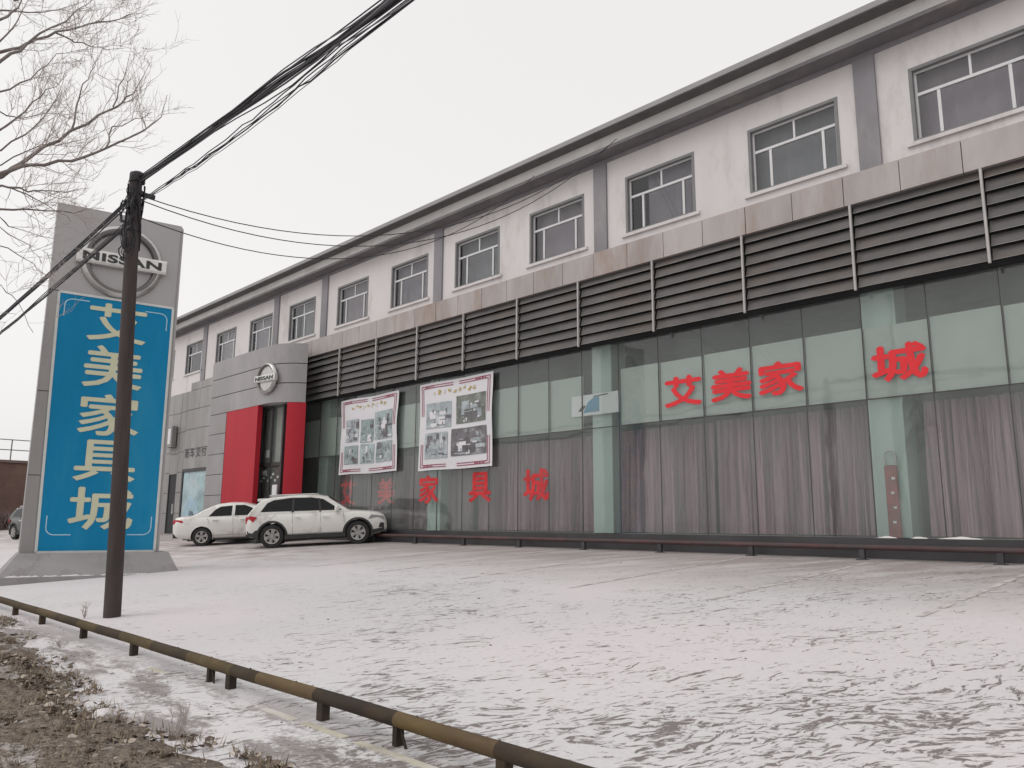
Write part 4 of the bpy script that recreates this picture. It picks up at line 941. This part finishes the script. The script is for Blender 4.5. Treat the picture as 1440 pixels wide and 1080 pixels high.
# ------------------------------------------------------------------ cars
def lerp_prof(P, x):
    if x <= P[0][0]: return P[0][1]
    for (a, b_), (c_, d) in zip(P, P[1:]):
        if a <= x <= c_:
            t = (x-a)/(c_-a) if c_ > a else 0; return b_+(d-b_)*t
    return P[-1][1]
def wheel(parent, x, y, R_, W_, side, spokes=5):
    m = MB(); n = 32; pr = [(.62*R_, -.5*W_), (.93*R_, -.5*W_), (R_, -.36*W_), (R_, .36*W_), (.93*R_, .5*W_), (.66*R_, .5*W_), (.64*R_, .40*W_)]
    rings = [[(x+q[0]*math.cos(2*PI*i/n), y+side*q[1], R_+q[0]*math.sin(2*PI*i/n)) for i in range(n)] for q in pr]
    m.rings(rings, 0, None, True, True); w_ = m.build('wheel', M['rubber'], parent, smooth=True)
    r = MB(); yo = y+side*.44*W_
    rg = [[(x+q*math.cos(2*PI*i/n), yo+side*o_, R_+q*math.sin(2*PI*i/n)) for i in range(n)] for q, o_ in ((.65*R_, 0), (.64*R_, .02), (.57*R_, .01), (.56*R_, -.05))]
    r.rings(rg, 0, None, True, False)
    for k in range(spokes):
        a = 2*PI*k/spokes+.3
        for da in (-.13, .13):
            c0, s0 = math.cos(a+da*.3), math.sin(a+da*.3); c1, s1 = math.cos(a+da), math.sin(a+da); t = .045*R_/.33
            p0 = Vector((x+c0*.10*R_, 0, R_+s0*.10*R_)); p1 = Vector((x+c1*.58*R_, 0, R_+s1*.58*R_)); nn = Vector((-s1, 0, c1))*t*.6
            ya, yb = yo+side*.012, yo-side*.02
            r.rings([[(v_.x, ya, v_.z) for v_ in (p0-nn, p0+nn, p1+nn, p1-nn)], [(v_.x, yb, v_.z) for v_ in (p0-nn, p0+nn, p1+nn, p1-nn)]])
    r.rings([[(x+.15*R_*math.cos(2*PI*i/12), yo+side*o_, R_+.15*R_*math.sin(2*PI*i/12)) for i in range(12)] for o_ in (.02, -.02)])
    n0_ = len(r.f); r.rings([[(x+.6*R_*math.cos(2*PI*i/n), yo-side*o_, R_+.6*R_*math.sin(2*PI*i/n)) for i in range(n)] for o_ in (.03, .05)], 1)
    r.build('rim', [M['alloy'], M['rubber']], w_, smooth=True, auto=30)
    return w_
def car(name, label, loc, heading, spec, paint, group):
    t = empty(name, loc, heading, label, 'car', group)
    Ln, W_ = spec['L'], spec['W']/2; wx = spec['wheels']; R_ = spec['R']
    bot, top, wid = spec['bot'], spec['top'], spec['wid']
    # lower body, lofted
    rings = []; nx_ = 46
    xs2 = sorted(set([Ln*i/nx_ for i in range(nx_+1)]))
    for x in xs2:
        zb, zt, hw = lerp_prof(bot, x), lerp_prof(top, x), W_*lerp_prof(wid, x)
        sec = [(0, zb), (.80*hw, zb), (.94*hw, zb+.05), (.985*hw, zb+.22*(zt-zb)), (hw, zb+.50*(zt-zb)), (.992*hw, zb+.72*(zt-zb)), (.955*hw, zt-.055), (.90*hw, zt-.012), (.6*hw, zt+.018), (0, zt+.03)]
        rings.append([(x, -y, z) for y, z in sec] + [(x, y, z) for y, z in reversed(sec[1:-1])])
    m = MB(); m.rings(rings, 0); body = m.build('body', paint, None, smooth=True, auto=50)
    # wheel wells cut out of the body
    for x in wx:
        cm = MB(); n = 28; Rw = R_*1.17
        cm.rings([[(x+Rw*math.cos(2*PI*i/n), yy, R_+Rw*math.sin(2*PI*i/n)) for i in range(n)] for yy in (-W_*1.3, W_*1.3)])
        cut = cm.build('cut', M['cladding']); md = body.modifiers.new('cut', 'BOOLEAN'); md.object = cut; md.operation = 'DIFFERENCE'; md.solver = 'EXACT'
        dg = bpy.context.evaluated_depsgraph_get(); dg.update(); me = bpy.data.meshes.new_from_object(body.evaluated_get(dg))
        body.modifiers.clear(); body.data = me; bpy.data.objects.remove(cut)
    body.parent = t
    # dark underbody
    m = MB(); m.box(wx[0]-.5, -W_*.80, R_*.55, wx[1]+.5, W_*.80, R_*1.9); m.build('underbody', M['cladding'], t)
    # greenhouse
    zbel = spec['belt']; roof = spec['roof']; wb, wr = spec['wb']*W_, spec['wr']*W_; ztop = max(z for _, z in roof)
    def hw_at(z): return wb+(wr-wb)*max(0, min(1, (z-zbel)/(ztop-zbel)))
    rings = []
    x0, x1 = roof[0][0], roof[-1][0]; xs3 = sorted(set([x0+(x1-x0)*i/30 for i in range(31)] + [p[0] for p in roof]))
    for x in xs3:
        z = lerp_prof(roof, x); zz = max(z, zbel+.004)
        pts = [(hw_at(zbel-.05), zbel-.05)] + [(hw_at(zbel+(zz-.05-zbel)*q), zbel+(zz-.05-zbel)*q) for q in (.0, .5, 1.0)] + [(hw_at(zz)-.045, zz-.012), (hw_at(zz)*.6, zz+.012), (0, zz+.022)]
        if zz-zbel < .06: pts = [(hw_at(zbel-.05), zbel-.05)] + [(hw_at(zbel)*(1-.002*q), zbel-.04+.01*q) for q in range(3)] + [(hw_at(zbel)*.9, zz-.01), (hw_at(zbel)*.6, zz), (0, zz+.004)]
        rings.append([(x, -y, z_) for y, z_ in pts] + [(x, y, z_) for y, z_ in reversed(pts[:-1])])
    m = MB(); m.rings(rings, 0, None, False, False); m.build('cabin', paint, t, smooth=True, auto=40)
    # side glass follows the cabin side
    for sd_ in (-1, 1):
        for wn_ in spec['side_glass']:
            m = MB(); m.poly([(x, sd_*(hw_at(z)+.007), z) for x, z in wn_]); m.build('window', M['car_glass'], t)
        for wn_ in spec.get('pillar', ()):
            m = MB(); m.poly([(x, sd_*(hw_at(z)+.011), z) for x, z in wn_]); m.build('window_pillar', M['cladding'], t)
    for nm, (xa, za, xb, zb2) in (('windscreen', spec['screen']), ('rear_window', spec['rear'])):
        m = MB(); k = 8; sgn = 1 if nm == 'windscreen' else -1
        nrm = Vector((abs(zb2-za), 0, abs(xb-xa))).normalized()*.012; nrm.x *= sgn
        for i in range(k):
            a, c_ = -1+2*i/k, -1+2*(i+1)/k; bul = lambda q: .03*(1-q*q)
            m.quad((xa+nrm.x, a*(hw_at(za)-.09), za+nrm.z+bul(a)), (xa+nrm.x, c_*(hw_at(za)-.09), za+nrm.z+bul(c_)), (xb+nrm.x, c_*(hw_at(zb2)-.09), zb2+nrm.z+bul(c_)), (xb+nrm.x, a*(hw_at(zb2)-.09), zb2+nrm.z+bul(a)))
        m.build(nm, M['car_glass'], t, smooth=True)
    bw = lambda x, z: W_*lerp_prof(wid, x)
    # side patches on the body skin
    def skin(nm, poly, mt, dy=.006, both=True, th=.012):
        for sd_ in (-1, 1) if both else (-1,):
            m = MB(); o_ = [(x, sd_*(bw(x, z)+dy), z) for x, z, k_ in poly]; i_ = [(x, sd_*(bw(x, z)-.08), z) for x, z, k_ in poly]
            m.rings([i_, o_]); m.build(nm, mt, t)
    for nm, poly, mt in spec['skins']: skin(nm, poly, M[mt])
    # wheel arch flares
    for x in wx:
        for sd_ in (-1, 1):
            m = MB(); n = 20; ri, ro = R_*1.15, R_*(1.32 if spec['clad'] else 1.19); rg = []
            for i in range(n+1):
                a = -.25+(PI+.5)*i/n; c0, s0 = math.cos(a), math.sin(a); yy = sd_*(bw(x, 0)*1.0)
                rg.append([(x+ri*c0, yy-sd_*.10, R_+ri*s0), (x+ri*c0, yy+sd_*.012, R_+ri*s0), (x+ro*c0, yy+sd_*.006, R_+ro*s0), (x+ro*c0, yy-sd_*.06, R_+ro*s0)])
            m.rings(rg, 0); m.build('wheel_arch', M['cladding'] if spec['clad'] else paint, t, smooth=True)
            wheel(t, x, sd_*(W_-.12), R_, .225, sd_, spec['spokes'])
    # panel gaps and handles
    for sd_ in (-1, 1):
        m = MB()
        for xa, za, xb, zb2 in spec['gaps']:
            yy = lambda x, z: sd_*(bw(x, z)*(.997 if z < zbel-.08 else .99)+.004)
            dx, dz = xb-xa, zb2-za; ln = math.hypot(dx, dz); ox, oz = -dz/ln*.004, dx/ln*.004
            m.quad((xa-ox, yy(xa, za), za-oz), (xb-ox, yy(xb, zb2), zb2-oz), (xb+ox, yy(xb, zb2), zb2+oz), (xa+ox, yy(xa, za), za+oz))
        m.build('panel_gap', M['cladding'], t)
        for x, z in spec['handles']:
            m = MB(); y_ = sd_*bw(x, z); m.cbox(x-.10, min(y_, y_+sd_*.03), z, x+.10, max(y_, y_+sd_*.03), z+.032, .008); m.build('door_handle', M[spec['handle_mat']], t)
        mx_, mz_ = spec['mirror']; m = MB(); y_ = hw_at(mz_)
        a, c_ = sorted((sd_*(y_+.03), sd_*(y_+.24)))
        m.cbox(mx_-.07, a, mz_-.02, mx_+.08, c_, mz_+.15, .045); m.box(mx_-.02, *sorted((sd_*(y_-.05), sd_*(y_+.05)))[:1], mz_-.05, mx_+.04, sorted((sd_*(y_-.05), sd_*(y_+.05)))[1], mz_+.0); mo = m.build('mirror', paint, t)
    for nm, boxes, mt in spec['boxes']:
        for bx in boxes:
            m = MB(); m.cbox(*bx, .02); m.build(nm, M[mt], t)
    return t
SUV = dict(L=4.45, W=1.83, wheels=(.82, 3.52), R=.372, belt=1.06, wb=.93, wr=.74, clad=True, spokes=6, handle_mat='car_white',
    bot=[(0, .44), (.10, .36), (.5, .27), (3.9, .27), (4.3, .33), (4.45, .40)],
    top=[(0, .98), (.08, 1.07), (.4, 1.085), (3.0, 1.075), (3.3, 1.065), (3.9, 1.02), (4.2, .965), (4.37, .88), (4.45, .72)],
    wid=[(0, .84), (.12, .93), (.5, .985), (1.2, 1), (3.3, 1), (3.9, .985), (4.2, .93), (4.37, .86), (4.45, .78)],
    roof=[(.07, 1.10), (.28, 1.36), (.48, 1.53), (.76, 1.60), (1.5, 1.655), (2.2, 1.635), (2.55, 1.56), (3.28, 1.09)],
    side_glass=[[(.46, 1.15), (3.02, 1.12), (2.80, 1.24), (2.42, 1.49), (2.05, 1.555), (1.4, 1.565), (.86, 1.51), (.66, 1.42)]],
    pillar=[[(1.42, 1.10), (1.50, 1.10), (1.52, 1.57), (1.46, 1.57)], [(2.30, 1.09), (2.36, 1.09), (2.32, 1.52), (2.26, 1.53)]],
    screen=(3.22, 1.12, 2.58, 1.54), rear=(.14, 1.15, .38, 1.46),
    skins=[('sill_cladding', [(1.22, .27, .95), (3.12, .27, .95), (3.12, .40, 1.0), (1.22, .40, 1.0)], 'cladding'), ('rear_cladding', [(.06, .40, .90), (.40, .30, .97), (.42, .58, .99), (.04, .56, .86)], 'cladding'),
           ('front_cladding', [(3.92, .30, .97), (4.36, .38, .86), (4.37, .50, .86), (3.95, .44, .97)], 'cladding'),
           ('tail_light', [(.0, .78, .86), (.24, .84, .95), (.36, .99, .955), (.12, 1.045, .93), (.0, 1.0, .84)], 'tail_red'), ('headlight', [(3.86, .80, .965), (4.38, .74, .87), (4.36, .86, .87), (3.95, .93, .96)], 'head_clear'),
           ('fog_lamp', [(4.18, .50, .90), (4.36, .50, .82), (4.36, .64, .80), (4.24, .66, .86)], 'cladding')],
    gaps=[(1.46, .42, 1.46, 1.06), (2.32, .42, 2.34, 1.06), (3.12, .45, 3.06, 1.06), (.62, .80, .95, 1.06), (1.3, .42, 3.1, .42)], handles=[(1.20+.42, .93), (2.1+.4, .92)], mirror=(2.86, 1.12),
    boxes=[('grille', [(4.36, -.42, .58, 4.46, .42, .78)], 'cladding'), ('bumper', [(4.34, -.62, .33, 4.46, .62, .50), (-.02, -.68, .36, .12, .68, .56)], 'cladding'), ('tail_light', [(-.01, -.74, .86, .05, -.45, 1.0), (-.01, .45, .86, .05, .74, 1.0)], 'tail_red'),
           ('roof_rail', [(.70, -.60, 1.63, 2.2, -.56, 1.685), (.70, .56, 1.63, 2.2, .60, 1.685)], 'alloy'), ('spoiler', [(.34, -.60, 1.49, .66, .60, 1.575)], 'car_white')])
SED = dict(L=4.55, W=1.74, wheels=(.98, 3.58), R=.32, belt=.98, wb=.92, wr=.70, clad=False, spokes=5, handle_mat='chrome',
    bot=[(0, .42), (.10, .32), (.5, .24), (4.0, .24), (4.4, .28), (4.55, .38)],
    top=[(0, .90), (.06, 1.00), (.35, 1.035), (.9, 1.02), (3.2, .98), (3.5, .97), (4.1, .86), (4.45, .72), (4.55, .58)],
    wid=[(0, .80), (.12, .90), (.5, .97), (1.2, 1), (3.4, 1), (4.0, .96), (4.4, .82), (4.55, .62)],
    roof=[(.55, 1.01), (1.05, 1.28), (1.45, 1.43), (1.9, 1.475), (2.35, 1.46), (2.75, 1.36), (3.48, .99)],
    side_glass=[[(1.20, 1.02), (1.98, 1.02), (2.00, 1.375), (1.60, 1.35), (1.42, 1.25)], [(2.09, 1.02), (3.02, 1.02), (2.66, 1.28), (2.42, 1.38), (2.10, 1.385)]], pillar=[],
    screen=(3.42, 1.02, 2.78, 1.34), rear=(.62, 1.05, 1.12, 1.30),
    skins=[('tail_light', [(.03, .78, .83), (.36, .84, .95), (.32, .92, .945), (.03, .95, .82)], 'tail_red'), ('headlight', [(4.05, .68, .95), (4.42, .62, .80), (4.36, .74, .80), (4.10, .80, .93)], 'head_clear')],
    gaps=[(2.04, .34, 2.04, .98), (3.05, .36, 3.10, .98), (1.25, .75, 1.16, .98), (1.3, .36, 3.1, .36)], handles=[(1.45, .86), (2.38, .85)], mirror=(2.95, 1.04),
    boxes=[('grille', [(4.46, -.40, .48, 4.56, .40, .64)], 'cladding'), ('bumper', [(4.44, -.58, .28, 4.56, .58, .42), (-.03, -.62, .30, .12, .62, .46)], 'cladding'), ('tail_light', [(-.01, -.70, .80, .05, -.40, .93), (-.01, .40, .80, .05, .70, .93)], 'tail_red'),
           ('licence_plate', [(-.02, -.22, .62, .03, .22, .74)], 'paper')])
def place(x, y, hd, wheel_x):
    d = Vector((math.cos(hd), math.sin(hd), 0)); p = Vector((x, y, 0)) - d*wheel_x; return p
HD = math.radians(55.6)
def nose_up(o, hd):           # stand the car on the sloping lot
    n = Vector((0, -SL, 1)).normalized(); d = Vector((math.cos(hd), math.sin(hd), SL*math.sin(hd))).normalized(); s_ = n.cross(d)
    o.matrix_basis = Matrix(((d.x, s_.x, n.x, o.location.x), (d.y, s_.y, n.y, o.location.y), (d.z, s_.z, n.z, gz(o.location.y)), (0, 0, 0, 1)))
def stand(spec, near_wheel, hd, name, label, paint):
    d = Vector((math.cos(hd), math.sin(hd))); s_ = Vector((-d.y, d.x)); p = Vector(near_wheel) - d*spec['wheels'][0] + s_*(spec['W']/2-.02)
    o = car(name, label, (p.x, p.y, gz(p.y)), hd, spec, paint, 'cars parked by the store'); o.location = (p.x, p.y, gz(p.y)); nose_up(o, hd); return o
stand(SUV, (-23.73, 12.41), HD, 'parked_car', 'white compact SUV with black wheel arches parked nearest the shopfront', M['car_white'])
stand(SED, (-28.02, 11.96), math.radians(57), 'parked_car', 'white saloon car parked behind the SUV by the red entrance', M['car_white'])
stand(SUV, (-47.1, 10.35), math.radians(10), 'parked_car', 'dark car mostly hidden behind the left edge of the pylon sign', M['car_dark'])

# ------------------------------------------------------------------ far left: low brick building, roof railing, scrub
bb = empty('brick_building', (-76, 13, 1.0), 0, 'low dark brown brick building far off at the left edge', 'building')
b = MB(); b.box(-4, -14, -.5, 4, 5.5, 5.1); b.build('wall', M['brick'], bb)
b = MB(); b.box(-4.2, -14.2, 5.1, 4.2, 5.7, 5.3); b.build('roof', mat('brick_roof', (.16, .12, .11), .9), bb)
b = MB()
for y in range(-14, 6, 2):
    b.tube([(4, y, 5.3), (4, y, 6.9)], .05, 5)
for z in (6.1, 6.9): b.tube([(4, -14, z), (4, 5, z)], .04, 5)
b.build('railing', M['cable_grey'], bb)
M['scrub'] = mat('scrub', (.16, .12, .11), .95, var=.5, vscale=5)
for k, (y, hgt, lb) in enumerate(((11.8, 1.3, 'leftmost low bare bush before the brick building'), (13.2, 1.7, 'middle low bare bush before the brick building'), (14.5, 1.4, 'low bare bush before the brick building nearest the pylon'))):
    r = random.Random(k+90); b = MB()
    for q in range(150):
        a = r.uniform(0, 6.28); p0 = Vector((r.uniform(-.5, .5), r.uniform(-.6, .6), 0)); l = hgt*r.uniform(.5, 1)
        p1 = p0+Vector((math.cos(a)*.4*l, math.sin(a)*.4*l, l*.7)); p2 = p1+Vector((r.uniform(-.3, .3), r.uniform(-.3, .3), l*.35)); b.tube([p0, p1, p2], [.03, .022, .012], 3)
    o = b.build('bush', M['scrub']); o.location = (-69, y, gz(y)); tag(o, lb, 'bush', 'bare bushes before the brick building')
